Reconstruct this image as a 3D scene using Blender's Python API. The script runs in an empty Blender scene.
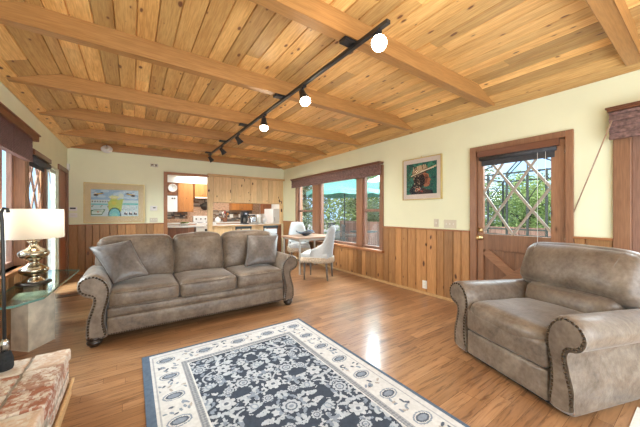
import bpy, math, random
import numpy as np
from mathutils import Vector, Matrix, noise

random.seed(7)
C = bpy.context.scene.collection
PI = math.pi

# ------------------------------------------------------------------ camera, world, light
scene = bpy.context.scene
cam_d = bpy.data.cameras.new('camera')
cam_d.sensor_fit = 'HORIZONTAL'
cam_d.sensor_width = 36.0
cam_d.lens = 36.0 * 272.82 / 640.0
cam_d.shift_y = -0.93 / 640.0
cam_d.clip_start = 0.02
cam = bpy.data.objects.new('camera', cam_d)
C.objects.link(cam)
cam.location = (0, 0, 1.22)
cam.rotation_euler = (PI / 2, 0, -math.radians(34.589))
scene.camera = cam

w = bpy.data.worlds.new('sky'); scene.world = w
w.use_nodes = True
nt = w.node_tree; nt.nodes.clear()
_o = nt.nodes.new('ShaderNodeOutputWorld'); _b = nt.nodes.new('ShaderNodeBackground')
_tc = nt.nodes.new('ShaderNodeTexCoord'); _nz = nt.nodes.new('ShaderNodeTexNoise'); _cr = nt.nodes.new('ShaderNodeValToRGB')
_nz.inputs['Scale'].default_value = 2.2; _nz.inputs['Detail'].default_value = 5
_cr.color_ramp.elements[0].position = .42; _cr.color_ramp.elements[0].color = (.42, .66, 1.0, 1)
_cr.color_ramp.elements[1].position = .60; _cr.color_ramp.elements[1].color = (.95, .98, 1.0, 1)
nt.links.new(_tc.outputs['Generated'], _nz.inputs['Vector']); nt.links.new(_nz.outputs['Fac'], _cr.inputs[0])
nt.links.new(_cr.outputs[0], _b.inputs[0]); nt.links.new(_b.outputs[0], _o.inputs[0])
_b.inputs[1].default_value = 1.5

def lamp(name, kind, loc, power, color=(1, 1, 1), size=None, target=None, **kw):
    d = bpy.data.lights.new(name, kind); d.energy = power; d.color = color
    if kind == 'AREA':
        d.shape = 'RECTANGLE'; d.size, d.size_y = size
    elif size and kind != 'SUN': d.shadow_soft_size = size
    for k, v in kw.items(): setattr(d, k, v)
    o = bpy.data.objects.new(name, d); C.objects.link(o); o.location = loc
    if target is not None:
        o.rotation_euler = (Vector(target) - Vector(loc)).to_track_quat('-Z', 'Y').to_euler()
    return o

lamp('sun_light', 'SUN', (0, -5, 10), 4.5, (1, .95, .86), target=(2.5, 1, 0), angle=math.radians(2))
lamp('rear_daylight', 'AREA', (1.2, -1.22, 1.30), 86, (.95, .98, 1.0), (4.2, 2.2), (1.35, 4.0, 1.45))  # added fill panel behind the camera, brightens the whole interior
lamp('kitchen_light', 'AREA', (2.1, 8.5, 2.37), 50, (1, .96, .9), (2.6, .9), (2.3, 8.6, 0))
lamp('side_skylight', 'AREA', (5.2, 4.8, 3.5), 1050, (.86, .94, 1.0), (2.4, 5.0), (2.6, 4.6, .6))  # added panel above the triple window, out of view, standing in for sky light
lamp('porch_skylight', 'AREA', (4.75, .7, 3.0), 170, (.86, .94, 1.0), (1.6, 2.4), (2.6, .8, .6))  # added fill panel outside, hidden above the lattice door
lamp('west_skylight', 'AREA', (-2.2, 4.8, 2.9), 720, (.9, .96, 1.0), (1.6, 3.4), (0, 4.8, .9))  # added fill panel outside the left windows, lifts the far end of the room

vs = scene.view_settings
vs.view_transform = 'Standard'; vs.look = 'None'; vs.gamma = 1.0; vs.use_curve_mapping = False
vs.exposure = 0.55
scene.cycles.use_denoising = True
scene.cycles.max_bounces = 10; scene.cycles.diffuse_bounces = 6
scene.cycles.transparent_max_bounces = 16
scene.cycles.sample_clamp_indirect = 6.0; scene.cycles.sample_clamp_direct = 20.0

# ------------------------------------------------------------------ materials
def new_mat(name):
    m = bpy.data.materials.new(name); m.use_nodes = True
    n = m.node_tree; n.nodes.clear()
    o = n.nodes.new('ShaderNodeOutputMaterial'); b = n.nodes.new('ShaderNodeBsdfPrincipled')
    n.links.new(b.outputs[0], o.inputs[0])
    return m, n, b

def N(n, typ, **kw):
    x = n.nodes.new(typ)
    for k, v in kw.items():
        if k in x.inputs: x.inputs[k].default_value = v
        else: setattr(x, k, v)
    return x

def c4(c): return (c[0], c[1], c[2], 1)

def ramp(n, src, stops):
    r = n.nodes.new('ShaderNodeValToRGB'); e = r.color_ramp.elements
    while len(e) < len(stops): e.new(.5)
    for q, (p, c) in zip(e, stops): q.position = p; q.color = c4(c)
    n.links.new(src, r.inputs[0]); return r.outputs[0]

def mixc(n, fac, a, b, mode='MIX'):
    x = n.nodes.new('ShaderNodeMix'); x.data_type = 'RGBA'; x.blend_type = mode
    for s, v in ((0, fac), (6, a), (7, b)):
        if hasattr(v, 'links'): n.links.new(v, x.inputs[s])
        else: x.inputs[s].default_value = v if s == 0 else c4(v)
    return x.outputs[2]

def plain(name, col, rough=.6, metal=0.0, var=.06, scale=9, bump=0.0, bscale=60, spec=None, coat=0):
    m, n, b = new_mat(name)
    tc = N(n, 'ShaderNodeTexCoord')
    nz = N(n, 'ShaderNodeTexNoise', Scale=scale, Detail=4.0)
    n.links.new(tc.outputs['Object'], nz.inputs['Vector'])
    col2 = tuple(max(0, x * (1 - 2 * var)) for x in col)
    col1 = tuple(min(1, x * (1 + var)) for x in col)
    n.links.new(ramp(n, nz.outputs['Fac'], [(.3, col2), (.7, col1)]), b.inputs['Base Color'])
    b.inputs['Roughness'].default_value = rough; b.inputs['Metallic'].default_value = metal
    if spec is not None: b.inputs['Specular IOR Level'].default_value = spec
    if coat: b.inputs['Coat Weight'].default_value = coat; b.inputs['Coat Roughness'].default_value = .1
    if bump:
        n2 = N(n, 'ShaderNodeTexNoise', Scale=bscale, Detail=3.0); bp = N(n, 'ShaderNodeBump', Strength=bump, Distance=.01)
        n.links.new(tc.outputs['Object'], n2.inputs['Vector']); n.links.new(n2.outputs['Fac'], bp.inputs['Height'])
        n.links.new(bp.outputs[0], b.inputs['Normal'])
    return m

def wood(name, dark, light, axis='Y', rough=.45, tintamt=.5, knots=.0, knotscale=5.0, kcol=(.10, .04, .015), grain=1.0, coat=0.0):
    """Boards: grain stretched along the axis, each board (the face value tint) with a tone of its own, knots."""
    m, n, b = new_mat(name)
    tc = N(n, 'ShaderNodeTexCoord'); at = N(n, 'ShaderNodeAttribute', attribute_name='tint')
    i = 'XYZ'.index(axis)
    off = N(n, 'ShaderNodeVectorMath', operation='SCALE'); off.inputs[0].default_value = (31, 17, 23)
    n.links.new(at.outputs['Fac'], off.inputs['Scale'])
    add = N(n, 'ShaderNodeVectorMath', operation='ADD')
    n.links.new(tc.outputs['Object'], add.inputs[0]); n.links.new(off.outputs[0], add.inputs[1])
    s = [1.0] * 3; s[i] = .07
    mp = N(n, 'ShaderNodeMapping'); mp.inputs['Scale'].default_value = s
    n.links.new(add.outputs[0], mp.inputs[0])
    g = N(n, 'ShaderNodeTexNoise', Scale=14.0 * grain, Detail=6.0, Roughness=.6, Distortion=.8)
    n.links.new(mp.outputs[0], g.inputs['Vector'])
    base = ramp(n, g.outputs['Fac'], [(.28, dark), (.5, tuple((a + c) / 2 for a, c in zip(dark, light))), (.72, light)])
    fine = N(n, 'ShaderNodeTexNoise', Scale=110.0 * grain, Detail=3.0); n.links.new(mp.outputs[0], fine.inputs['Vector'])
    base = mixc(n, .35, base, ramp(n, fine.outputs['Fac'], [(.35, tuple(x * .72 for x in dark)), (.65, light)]))
    # tone of the board
    mr = N(n, 'ShaderNodeMapRange'); mr.inputs['From Min'].default_value = 0; mr.inputs['From Max'].default_value = 1
    mr.inputs['To Min'].default_value = 1 - tintamt * .55; mr.inputs['To Max'].default_value = 1 + tintamt * .32
    n.links.new(at.outputs['Fac'], mr.inputs['Value'])
    hs = N(n, 'ShaderNodeHueSaturation'); n.links.new(mr.outputs[0], hs.inputs['Value']); n.links.new(base, hs.inputs['Color'])
    col = hs.outputs[0]
    if knots > 0:
        sx = N(n, 'ShaderNodeSeparateXYZ'); n.links.new(add.outputs[0], sx.inputs[0])
        m2 = N(n, 'ShaderNodeCombineXYZ'); al = N(n, 'ShaderNodeMath', operation='MULTIPLY'); al.inputs[1].default_value = .45
        n.links.new(sx.outputs[i], al.inputs[0]); n.links.new(al.outputs[0], m2.inputs[1])
        if axis == 'Z':
            ac = N(n, 'ShaderNodeMath', operation='ADD'); n.links.new(sx.outputs[0], ac.inputs[0]); n.links.new(sx.outputs[1], ac.inputs[1]); n.links.new(ac.outputs[0], m2.inputs[0])
        else: n.links.new(sx.outputs[0 if axis == 'Y' else 1], m2.inputs[0])
        dn = N(n, 'ShaderNodeTexNoise', Scale=20.0); n.links.new(m2.outputs[0], dn.inputs['Vector'])
        ds = N(n, 'ShaderNodeVectorMath', operation='SCALE', Scale=.02); n.links.new(dn.outputs['Color'], ds.inputs[0])
        da = N(n, 'ShaderNodeVectorMath', operation='ADD'); n.links.new(m2.outputs[0], da.inputs[0]); n.links.new(ds.outputs[0], da.inputs[1])
        v = N(n, 'ShaderNodeTexVoronoi', Scale=knotscale, voronoi_dimensions='2D'); n.links.new(da.outputs[0], v.inputs['Vector'])
        sep = N(n, 'ShaderNodeSeparateColor'); n.links.new(v.outputs['Color'], sep.inputs[0])
        rad = N(n, 'ShaderNodeMath', operation='MULTIPLY_ADD'); n.links.new(sep.outputs[0], rad.inputs[0]); rad.inputs[1].default_value = .16 * knots; rad.inputs[2].default_value = -.07 * knots
        sub = N(n, 'ShaderNodeMath', operation='SUBTRACT'); n.links.new(v.outputs['Distance'], sub.inputs[0]); n.links.new(rad.outputs[0], sub.inputs[1])
        kf = N(n, 'ShaderNodeMapRange'); kf.inputs['From Min'].default_value = .06; kf.inputs['From Max'].default_value = -.01
        n.links.new(sub.outputs[0], kf.inputs['Value'])
        pw = N(n, 'ShaderNodeMath', operation='POWER'); n.links.new(kf.outputs[0], pw.inputs[0]); pw.inputs[1].default_value = 2.2
        col = mixc(n, pw.outputs[0], col, kcol)
    n.links.new(col, b.inputs['Base Color'])
    b.inputs['Roughness'].default_value = rough
    if coat: b.inputs['Coat Weight'].default_value = coat; b.inputs['Coat Roughness'].default_value = .15
    bp = N(n, 'ShaderNodeBump', Strength=.12, Distance=.004); n.links.new(fine.outputs['Fac'], bp.inputs['Height'])
    n.links.new(bp.outputs[0], b.inputs['Normal'])
    return m

def leather(name, dark, mid, light, rough=.5):
    m, n, b = new_mat(name)
    tc = N(n, 'ShaderNodeTexCoord')
    n1 = N(n, 'ShaderNodeTexNoise', Scale=4.5, Detail=6.0, Roughness=.62, Distortion=.5); n.links.new(tc.outputs['Object'], n1.inputs['Vector'])
    n2 = N(n, 'ShaderNodeTexNoise', Scale=34.0, Detail=4.0, Roughness=.6); n.links.new(tc.outputs['Object'], n2.inputs['Vector'])
    a = ramp(n, n1.outputs['Fac'], [(.30, dark), (.5, mid), (.70, light)])
    c = mixc(n, .35, a, ramp(n, n2.outputs['Fac'], [(.3, dark), (.7, light)]))
    n.links.new(c, b.inputs['Base Color'])
    b.inputs['Roughness'].default_value = rough
    b.inputs['Sheen Weight'].default_value = .25; b.inputs['Sheen Roughness'].default_value = .4
    n3 = N(n, 'ShaderNodeTexNoise', Scale=140.0, Detail=2.0); n.links.new(tc.outputs['Object'], n3.inputs['Vector'])
    b1 = N(n, 'ShaderNodeBump', Strength=.12, Distance=.004); n.links.new(n3.outputs['Fac'], b1.inputs['Height'])
    b2 = N(n, 'ShaderNodeBump', Strength=.35, Distance=.02); n.links.new(n1.outputs['Fac'], b2.inputs['Height']); n.links.new(b1.outputs[0], b2.inputs['Normal'])
    n.links.new(b2.outputs[0], b.inputs['Normal'])
    return m

def painted(name, rough=.8, bump=0.0):
    """Takes each face's own colour (a woven, printed or painted pattern)."""
    m, n, b = new_mat(name)
    at = N(n, 'ShaderNodeAttribute', attribute_name='col'); tc = N(n, 'ShaderNodeTexCoord')
    nz = N(n, 'ShaderNodeTexNoise', Scale=45.0, Detail=4.0); n.links.new(tc.outputs['Object'], nz.inputs['Vector'])
    n.links.new(mixc(n, .5, at.outputs['Color'], ramp(n, nz.outputs['Fac'], [(.3, (.38, .38, .38)), (.7, (.62, .62, .62))]), 'OVERLAY'), b.inputs['Base Color'])
    b.inputs['Roughness'].default_value = rough; b.inputs['Specular IOR Level'].default_value = .25
    if bump:
        bp = N(n, 'ShaderNodeBump', Strength=bump, Distance=.004); n.links.new(nz.outputs['Fac'], bp.inputs['Height']); n.links.new(bp.outputs[0], b.inputs['Normal'])
    return m

def glass(name, tint=(.93, .97, .96), refl=.5):
    m = bpy.data.materials.new(name); m.use_nodes = True; n = m.node_tree; n.nodes.clear()
    o = n.nodes.new('ShaderNodeOutputMaterial'); t = n.nodes.new('ShaderNodeBsdfTransparent'); g = n.nodes.new('ShaderNodeBsdfGlossy')
    t.inputs[0].default_value = c4(tint); g.inputs['Roughness'].default_value = .02
    f = n.nodes.new('ShaderNodeFresnel'); f.inputs[0].default_value = 1.45
    mu = N(n, 'ShaderNodeMath', operation='MULTIPLY'); n.links.new(f.outputs[0], mu.inputs[0]); mu.inputs[1].default_value = refl
    x = n.nodes.new('ShaderNodeMixShader'); n.links.new(mu.outputs[0], x.inputs[0])
    n.links.new(t.outputs[0], x.inputs[1]); n.links.new(g.outputs[0], x.inputs[2]); n.links.new(x.outputs[0], o.inputs[0])
    return m

def glow(name, col, strength):
    m, n, b = new_mat(name)
    b.inputs['Base Color'].default_value = c4(col); b.inputs['Emission Color'].default_value = c4(col); b.inputs['Emission Strength'].default_value = strength
    return m

M = {}
M['ceiling'] = wood('knotty_pine_boards', (.56, .262, .068), (.90, .59, .24), 'Y', .4, .75, 1.0, 7.0, (.16, .055, .02))
M['beam'] = wood('cedar_beam', (.35, .158, .043), (.52, .265, .088), 'X', .45, .25)
M['wainscot'] = wood('knotty_wall_boards', (.32, .148, .050), (.54, .285, .115), 'Z', .42, .6, 1.0, 5.5, (.085, .03, .012))
M['rail'] = wood('rail_wood', (.30, .115, .04), (.44, .19, .075), 'Y', .4, .2)
M['railx'] = wood('rail_wood_x', (.30, .115, .04), (.44, .19, .075), 'X', .4, .2)
M['casing'] = wood('casing_wood', (.205, .092, .046), (.32, .160, .085), 'Z', .4, .3)
M['door'] = wood('door_wood', (.22, .098, .046), (.35, .175, .090), 'Z', .4, .35, .35, 3.0)
M['doory'] = wood('door_wood_y', (.22, .098, .046), (.35, .175, .090), 'Y', .4, .35)
M['sash'] = wood('sash_wood', (.20, .105, .072), (.34, .19, .14), 'Z', .4, .3)
M['redwood'] = wood('red_door_wood', (.24, .065, .022), (.36, .12, .042), 'Z', .35, .3)
M['pine'] = wood('light_knotty_pine', (.68, .45, .21), (.86, .64, .37), 'Z', .45, .25, 1.6, 6.5, (.07, .025, .012))
M['pinex'] = wood('light_pine_x', (.55, .33, .14), (.74, .50, .26), 'X', .45, .3, .5, 4)
M['orange'] = wood('orange_cabinet_wood', (.50, .19, .045), (.68, .30, .09), 'Z', .38, .3, .5, 4)
M['brownpanel'] = wood('brown_panel_wood', (.22, .085, .035), (.36, .15, .07), 'Z', .45, .6)
M['wall'] = plain('cream_wall_paint', (.805, .83, .615), .75, var=.015, scale=3, bump=.05, bscale=90)
M['white'] = plain('white_paint', (.83, .83, .80), .5, var=.02)
M['offwhite'] = plain('off_white_plastic', (.78, .77, .70), .4, var=.02)
M['beige_plate'] = plain('beige_plastic', (.62, .58, .46), .45, var=.03)
M['black'] = plain('black_metal', (.018, .018, .02), .4, var=.1)
M['blackplastic'] = plain('black_plastic', (.02, .022, .026), .35)
M['stoolblack'] = plain('stool_black', (.022, .035, .04), .4)
M['brass'] = plain('brass', (.72, .55, .28), .28, 1.0)
M['gold'] = plain('gold_frame', (.62, .48, .22), .4, .7)
M['antique'] = plain('antique_silver_gold', (.55, .48, .36), .22, 1.0, var=.22, scale=14)
M['darkmetal'] = plain('dark_metal', (.12, .11, .10), .3, .9)
M['nail'] = plain('bronze_nailhead', (.07, .048, .03), .3, .7)
M['steel'] = plain('steel', (.62, .62, .62), .25, 1.0)
M['sofa'] = leather('taupe_suede', (.068, .046, .031), (.158, .115, .082), (.265, .212, .162), .42)
M['recl'] = leather('taupe_leather', (.068, .046, .032), (.158, .117, .087), (.272, .222, .176), .37)
M['pillow'] = leather('pillow_leather', (.070, .057, .050), (.128, .110, .100), (.205, .186, .175), .34)
M['piping'] = plain('dark_piping', (.055, .04, .03), .5)
M['footwood'] = plain('dark_foot_wood', (.030, .018, .012), .3, coat=.4)
M['under'] = plain('black_lining', (.015, .014, .013), .9)
M['rug'] = painted('woven_rug', .95, .5)
M['print'] = painted('printed_sheet', .45)
M['hearth'] = painted('old_brick', .9, .9)
M['mortar'] = plain('mortar', (.36, .31, .26), .95, var=.2, scale=30, bump=.6)
M['trav'] = plain('travertine', (.72, .66, .54), .5, var=.12, scale=11, bump=.1)
M['glass'] = glass('window_glass', (.95, .98, .97), .12)
M['tglass'] = glass('table_glass', (.86, .95, .92), .9)
M['gedge'] = plain('glass_edge', (.16, .34, .30), .12, var=.1)
M['picglass'] = glass('picture_glass', (.98, .98, .98), .12)
M['bulb'] = glow('lit_bulb', (1, .86, .62), 22)
M['dimbulb'] = glow('lit_lens', (1, .93, .82), 2.2)
M['shadecloth'] = None
M['bamboo'] = plain('bamboo_shade', (.21, .12, .108), .7, var=.3, scale=40)
M['blindfab'] = plain('dark_roller_fabric', (.05, .052, .06), .7, var=.15, scale=30)
M['vboard'] = wood('valance_wood', (.13, .045, .022), (.21, .08, .04), 'Y', .35, .2)
M['slat'] = plain('mauve_blind_slats', (.20, .115, .12), .5, var=.15, scale=30)
M['chairfab'] = plain('pale_linen', (.50, .535, .55), .85, var=.05, scale=50, bump=.15, bscale=200)
M['fringe'] = plain('cream_fringe', (.56, .47, .36), .9, var=.2, scale=60)
M['greyleg'] = plain('weathered_leg', (.16, .15, .14), .5, var=.2)
M['tabletop'] = wood('table_wood', (.34, .21, .14), (.50, .35, .25), 'X', .3, .2)
M['tablegrey'] = plain('table_metal', (.50, .49, .46), .35, .5)
M['counter'] = plain('white_counter', (.80, .80, .77), .25, var=.03)
M['stone'] = painted('stone_tile', .6, .4)
M['appl'] = plain('white_appliance', (.82, .83, .84), .22, var=.01)
M['kitwall'] = plain('pink_brick_wall', (.68, .46, .32), .8, var=.2, scale=26)
M['rubber'] = plain('brush_bristle', (.015, .017, .02), .85, var=.3, scale=80)
M['tealcloth'] = plain('teal_canvas', (.12, .34, .29), .8, var=.1)
M['trunk'] = plain('bark', (.10, .07, .05), .95, var=.3, scale=20, bump=.6)
M['deck'] = plain('patio_concrete', (.33, .31, .29), .9, var=.12, scale=4)
M['fence'] = wood('fence_wood', (.24, .12, .09), (.38, .21, .17), 'Z', .8, .5)
M['patioblack'] = plain('patio_metal', (.02, .022, .022), .45)
M['roofmat'] = plain('roof_shingle', (.16, .14, .13), .9)
M['ext'] = plain('outer_wall', (.42, .36, .28), .9)

def leafmat(name, a, b_):
    m = bpy.data.materials.new(name); m.use_nodes = True; n = m.node_tree; n.nodes.clear()
    o = n.nodes.new('ShaderNodeOutputMaterial'); d = n.nodes.new('ShaderNodeBsdfDiffuse'); t = n.nodes.new('ShaderNodeBsdfTranslucent')
    at = N(n, 'ShaderNodeAttribute', attribute_name='tint'); c = ramp(n, at.outputs['Fac'], [(0, a), (1, b_)])
    n.links.new(c, d.inputs[0]); n.links.new(c, t.inputs[0])
    x = n.nodes.new('ShaderNodeMixShader'); x.inputs[0].default_value = .35
    n.links.new(d.outputs[0], x.inputs[1]); n.links.new(t.outputs[0], x.inputs[2]); n.links.new(x.outputs[0], o.inputs[0]); return m
M['leafA'] = leafmat('leaves_bright', (.10, .17, .05), (.46, .56, .24))
M['leafB'] = leafmat('leaves_grey_green', (.09, .14, .08), (.38, .44, .30))

m = bpy.data.materials.new('lampshade_cloth'); m.use_nodes = True; n = m.node_tree; n.nodes.clear()
o = n.nodes.new('ShaderNodeOutputMaterial'); d = n.nodes.new('ShaderNodeBsdfDiffuse'); t = n.nodes.new('ShaderNodeBsdfTranslucent')
d.inputs[0].default_value = (.66, .635, .59, 1); t.inputs[0].default_value = (.55, .47, .37, 1)
x = n.nodes.new('ShaderNodeMixShader'); x.inputs[0].default_value = .5
n.links.new(d.outputs[0], x.inputs[1]); n.links.new(t.outputs[0], x.inputs[2]); n.links.new(x.outputs[0], o.inputs[0])
M['shadecloth'] = m

# ------------------------------------------------------------------ mesh builder
class MB:
    def __init__(s):
        s.v = []; s.f = []; s.mi = []; s.t = []; s.sm = []; s.c = []
        s.T = Matrix(); s.tint = 0.0; s.m = 0; s.col = (1, 1, 1); s.smooth = False
    def add(s, vs, fs, smooth=None, tint=None):
        b = len(s.v); T = s.T
        s.v += [tuple(T @ Vector(p)) for p in vs]
        for f in fs: s.f.append(tuple(b + i for i in f))
        k = len(fs)
        s.mi += [s.m] * k; s.t += [s.tint if tint is None else tint] * k
        s.sm += [s.smooth if smooth is None else smooth] * k; s.c += [s.col] * k
        return s
    def box(s, lo, hi, **kw):
        x0, y0, z0 = lo; x1, y1, z1 = hi
        return s.add([(x0, y0, z0), (x1, y0, z0), (x1, y1, z0), (x0, y1, z0), (x0, y0, z1), (x1, y0, z1), (x1, y1, z1), (x0, y1, z1)],
                     [(0, 3, 2, 1), (4, 5, 6, 7), (0, 1, 5, 4), (1, 2, 6, 5), (2, 3, 7, 6), (3, 0, 4, 7)], **kw)
    def bar(s, a, b, w, h=None, up=(0, 0, 1)):
        a, b = Vector(a), Vector(b); h = h or w; d = (b - a).normalized(); up = Vector(up)
        if abs(d.dot(up)) > .98: up = Vector((1, 0, 0))
        r = d.cross(up).normalized(); u = r.cross(d)
        vs = [p + r * (i * w / 2) + u * (j * h / 2) for p in (a, b) for i, j in ((-1, -1), (1, -1), (1, 1), (-1, 1))]
        return s.add(vs, [(0, 1, 2, 3), (7, 6, 5, 4), (0, 4, 5, 1), (1, 5, 6, 2), (2, 6, 7, 3), (3, 7, 4, 0)])
    def lathe(s, prof, n=24, c=(0, 0, 0), smooth=True, caps=True):
        vs = []; fs = []
        for r, z in prof:
            for i in range(n):
                a = 2 * PI * i / n; vs.append((c[0] + r * math.cos(a), c[1] + r * math.sin(a), c[2] + z))
        for k in range(len(prof) - 1):
            for i in range(n):
                j = (i + 1) % n; fs.append((k * n + i, k * n + j, (k + 1) * n + j, (k + 1) * n + i))
        s.add(vs, fs, smooth)
        if caps:
            b = len(s.v) - len(vs)
            for q, rev in ((0, True), (len(prof) - 1, False)):
                idx = [b + q * n + i for i in range(n)]
                s.f.append(tuple(idx[::-1] if rev else idx)); s.mi.append(s.m); s.t.append(s.tint); s.sm.append(False); s.c.append(s.col)
        return s
    def tube(s, pts, r, n=8, smooth=True, close=True):
        pts = [Vector(p) for p in pts]; rs = r if isinstance(r, (list, tuple)) else [r] * len(pts)
        vs = []; fs = []; u = None
        for k, p in enumerate(pts):
            d = ((pts[min(k + 1, len(pts) - 1)] - p).normalized() + (p - pts[max(k - 1, 0)]).normalized()).normalized()
            if u is None: u = d.orthogonal().normalized()
            u = (u - d * u.dot(d)).normalized(); q = d.cross(u)
            for i in range(n):
                a = 2 * PI * i / n; vs.append(p + (u * math.cos(a) + q * math.sin(a)) * rs[k])
        for k in range(len(pts) - 1):
            for i in range(n):
                j = (i + 1) % n; fs.append((k * n + i, k * n + j, (k + 1) * n + j, (k + 1) * n + i))
        if close:
            fs.append(tuple(range(n))[::-1]); fs.append(tuple((len(pts) - 1) * n + i for i in range(n)))
        return s.add(vs, fs, smooth)
    def prism(s, poly, axis, a, b, smooth=False, caps=True, scales=None):
        """poly: 2-D outline; extruded along axis from a to b; scales [(pos, scale)] optional."""
        k = len(poly); cx = sum(p[0] for p in poly) / k; cy = sum(p[1] for p in poly) / k
        st = scales or [(a, 1), (b, 1)]; vs = []
        for pos, sc in st:
            for p in poly:
                q = (cx + (p[0] - cx) * sc, cy + (p[1] - cy) * sc)
                vs.append({'X': (pos, q[0], q[1]), 'Y': (q[0], pos, q[1]), 'Z': (q[0], q[1], pos)}[axis])
        fs = []
        for r in range(len(st) - 1):
            for i in range(k):
                j = (i + 1) % k; fs.append((r * k + i, r * k + j, (r + 1) * k + j, (r + 1) * k + i))
        s.add(vs, fs, smooth)
        if caps:
            b0 = len(s.v) - len(vs)
            for q in (0, len(st) - 1):
                s.f.append(tuple(b0 + q * k + i for i in range(k))); s.mi.append(s.m); s.t.append(s.tint); s.sm.append(False); s.c.append(s.col)
        return s
    def cushion(s, c, half, r, crown=(0, 0, 0), n=12, wr=0.0, wf=5.0, seed=0.0, squash=None):
        key = {}; vs = []; fs = []
        def pt(p):
            k = tuple(round(q, 5) for q in p)
            if k in key: return key[k]
            q = [p[i] * half[i] for i in range(3)]
            inn = [max(-(half[i] - r), min(half[i] - r, q[i])) for i in range(3)]
            d = Vector([q[i] - inn[i] for i in range(3)])
            if d.length > 1e-9: d.normalize()
            P = Vector(inn) + d * r
            for i in range(3):
                j, l = (i + 1) % 3, (i + 2) % 3
                P[i] += math.copysign(1, p[i]) * crown[i] * (1 - p[j] ** 2) * (1 - p[l] ** 2) * abs(p[i])
            if wr:
                P += d * wr * noise.noise(Vector((P.x * wf + seed, P.y * wf, P.z * wf)))
            if squash: P = squash(P, p)
            key[k] = len(vs); vs.append((c[0] + P.x, c[1] + P.y, c[2] + P.z)); return key[k]
        g = [math.sin(PI / 2 * (2 * i / n - 1)) for i in range(n + 1)]
        for ax in range(3):
            for sg in (-1, 1):
                for i in range(n):
                    for j in range(n):
                        q = []
                        for a_, b_ in ((i, j), (i + 1, j), (i + 1, j + 1), (i, j + 1)):
                            p = [0, 0, 0]; p[ax] = sg; p[(ax + 1) % 3] = g[a_]; p[(ax + 2) % 3] = g[b_]; q.append(pt(p))
                        fs.append(tuple(q) if sg > 0 else tuple(q[::-1]))
        return s.add(vs, fs, True)
    def dome(s, c, nrm, r, n=6):
        c = Vector(c); nrm = Vector(nrm).normalized(); u = nrm.orthogonal().normalized(); w_ = nrm.cross(u)
        vs = [c + (u * math.cos(2 * PI * i / n) + w_ * math.sin(2 * PI * i / n)) * r for i in range(n)]
        vs += [c + (u * math.cos(2 * PI * i / n) + w_ * math.sin(2 * PI * i / n)) * r * .6 + nrm * r * .55 for i in range(n)] + [c + nrm * r * .75]
        fs = [(i, (i + 1) % n, n + (i + 1) % n, n + i) for i in range(n)] + [(n + i, n + (i + 1) % n, 2 * n) for i in range(n)]
        return s.add(vs, fs, True)
    def ball(s, c, rad, n=12, k=8):
        rx, ry, rz = rad if isinstance(rad, (tuple, list)) else (rad,) * 3
        vs = []; fs = []
        for j in range(k + 1):
            a = PI * j / k - PI / 2
            for i in range(n):
                b = 2 * PI * i / n; q = max(math.cos(a), .001)
                vs.append((c[0] + rx * q * math.cos(b), c[1] + ry * q * math.sin(b), c[2] + rz * math.sin(a)))
        for j in range(k):
            for i in range(n):
                l = (i + 1) % n; fs.append((j * n + i, j * n + l, (j + 1) * n + l, (j + 1) * n + i))
        return s.add(vs, fs, True)
    def build(s, name, mats, parent=None, origin=None, bevel=0, subsurf=0, solid=0):
        if not isinstance(mats, (list, tuple)): mats = [mats]
        me = bpy.data.meshes.new(name)
        V = np.array(s.v, dtype=np.float64).reshape(-1, 3)
        if origin == 'auto': origin = ((V[:, 0].min() + V[:, 0].max()) / 2, (V[:, 1].min() + V[:, 1].max()) / 2, V[:, 2].min())
        if origin is not None: V = V - np.array(origin)
        me.from_pydata([tuple(p) for p in V], [], s.f)
        for q in mats: me.materials.append(q)
        me.polygons.foreach_set('material_index', s.mi); me.polygons.foreach_set('use_smooth', s.sm)
        if any(s.t): me.attributes.new('tint', 'FLOAT', 'FACE').data.foreach_set('value', s.t)
        if any(c != (1, 1, 1) for c in s.c):
            me.attributes.new('col', 'FLOAT_COLOR', 'FACE').data.foreach_set('color', [q for c in s.c for q in (*c, 1.0)])
        me.update()
        ob = bpy.data.objects.new(name, me); C.objects.link(ob)
        if origin is not None: ob.location = origin
        if parent is not None: ob.parent = parent
        if solid:
            q = ob.modifiers.new('s', 'SOLIDIFY'); q.thickness = solid
        if bevel:
            q = ob.modifiers.new('b', 'BEVEL'); q.width = bevel; q.segments = 2; q.limit_method = 'ANGLE'; q.angle_limit = math.radians(40)
        if subsurf:
            q = ob.modifiers.new('ss', 'SUBSURF'); q.levels = q.render_levels = subsurf
        return ob

def bx(*boxes, **kw):
    mb = MB()
    for q in boxes:
        mb.tint = random.random() * .999 + .001; mb.box(q[0], q[1])
    return mb

def thing(name, label, cat, loc=(0, 0, 0), rot=0.0, group=None):
    o = bpy.data.objects.new(name, None); C.objects.link(o); o.location = loc; o.rotation_euler = (0, 0, rot)
    o.empty_display_size = .1
    return tag(o, label, cat, group)
def tag(o, label, cat, group=None):
    o['label'] = label; o['category'] = cat
    if group: o['group'] = group
    return o
def struct(o, label=None, cat=None):
    o['kind'] = 'structure'
    if label: o['label'] = label
    if cat: o['category'] = cat
    return o
def empty_struct(name, label, cat, loc=(0, 0, 0)):
    o = bpy.data.objects.new(name, None); C.objects.link(o); o.location = loc; return struct(o, label, cat)
def children(o): return [q for q in bpy.data.objects if q.parent is o]
def dup(root, loc, rot, label, group=None):
    r = root.copy(); C.objects.link(r); r.location = loc; r.rotation_euler = (0, 0, rot); r['label'] = label
    if group: r['group'] = group
    for ch in children(root):
        c = ch.copy(); C.objects.link(c); c.parent = r
        for g in children(ch):
            d = g.copy(); C.objects.link(d); d.parent = c
    return r
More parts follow.
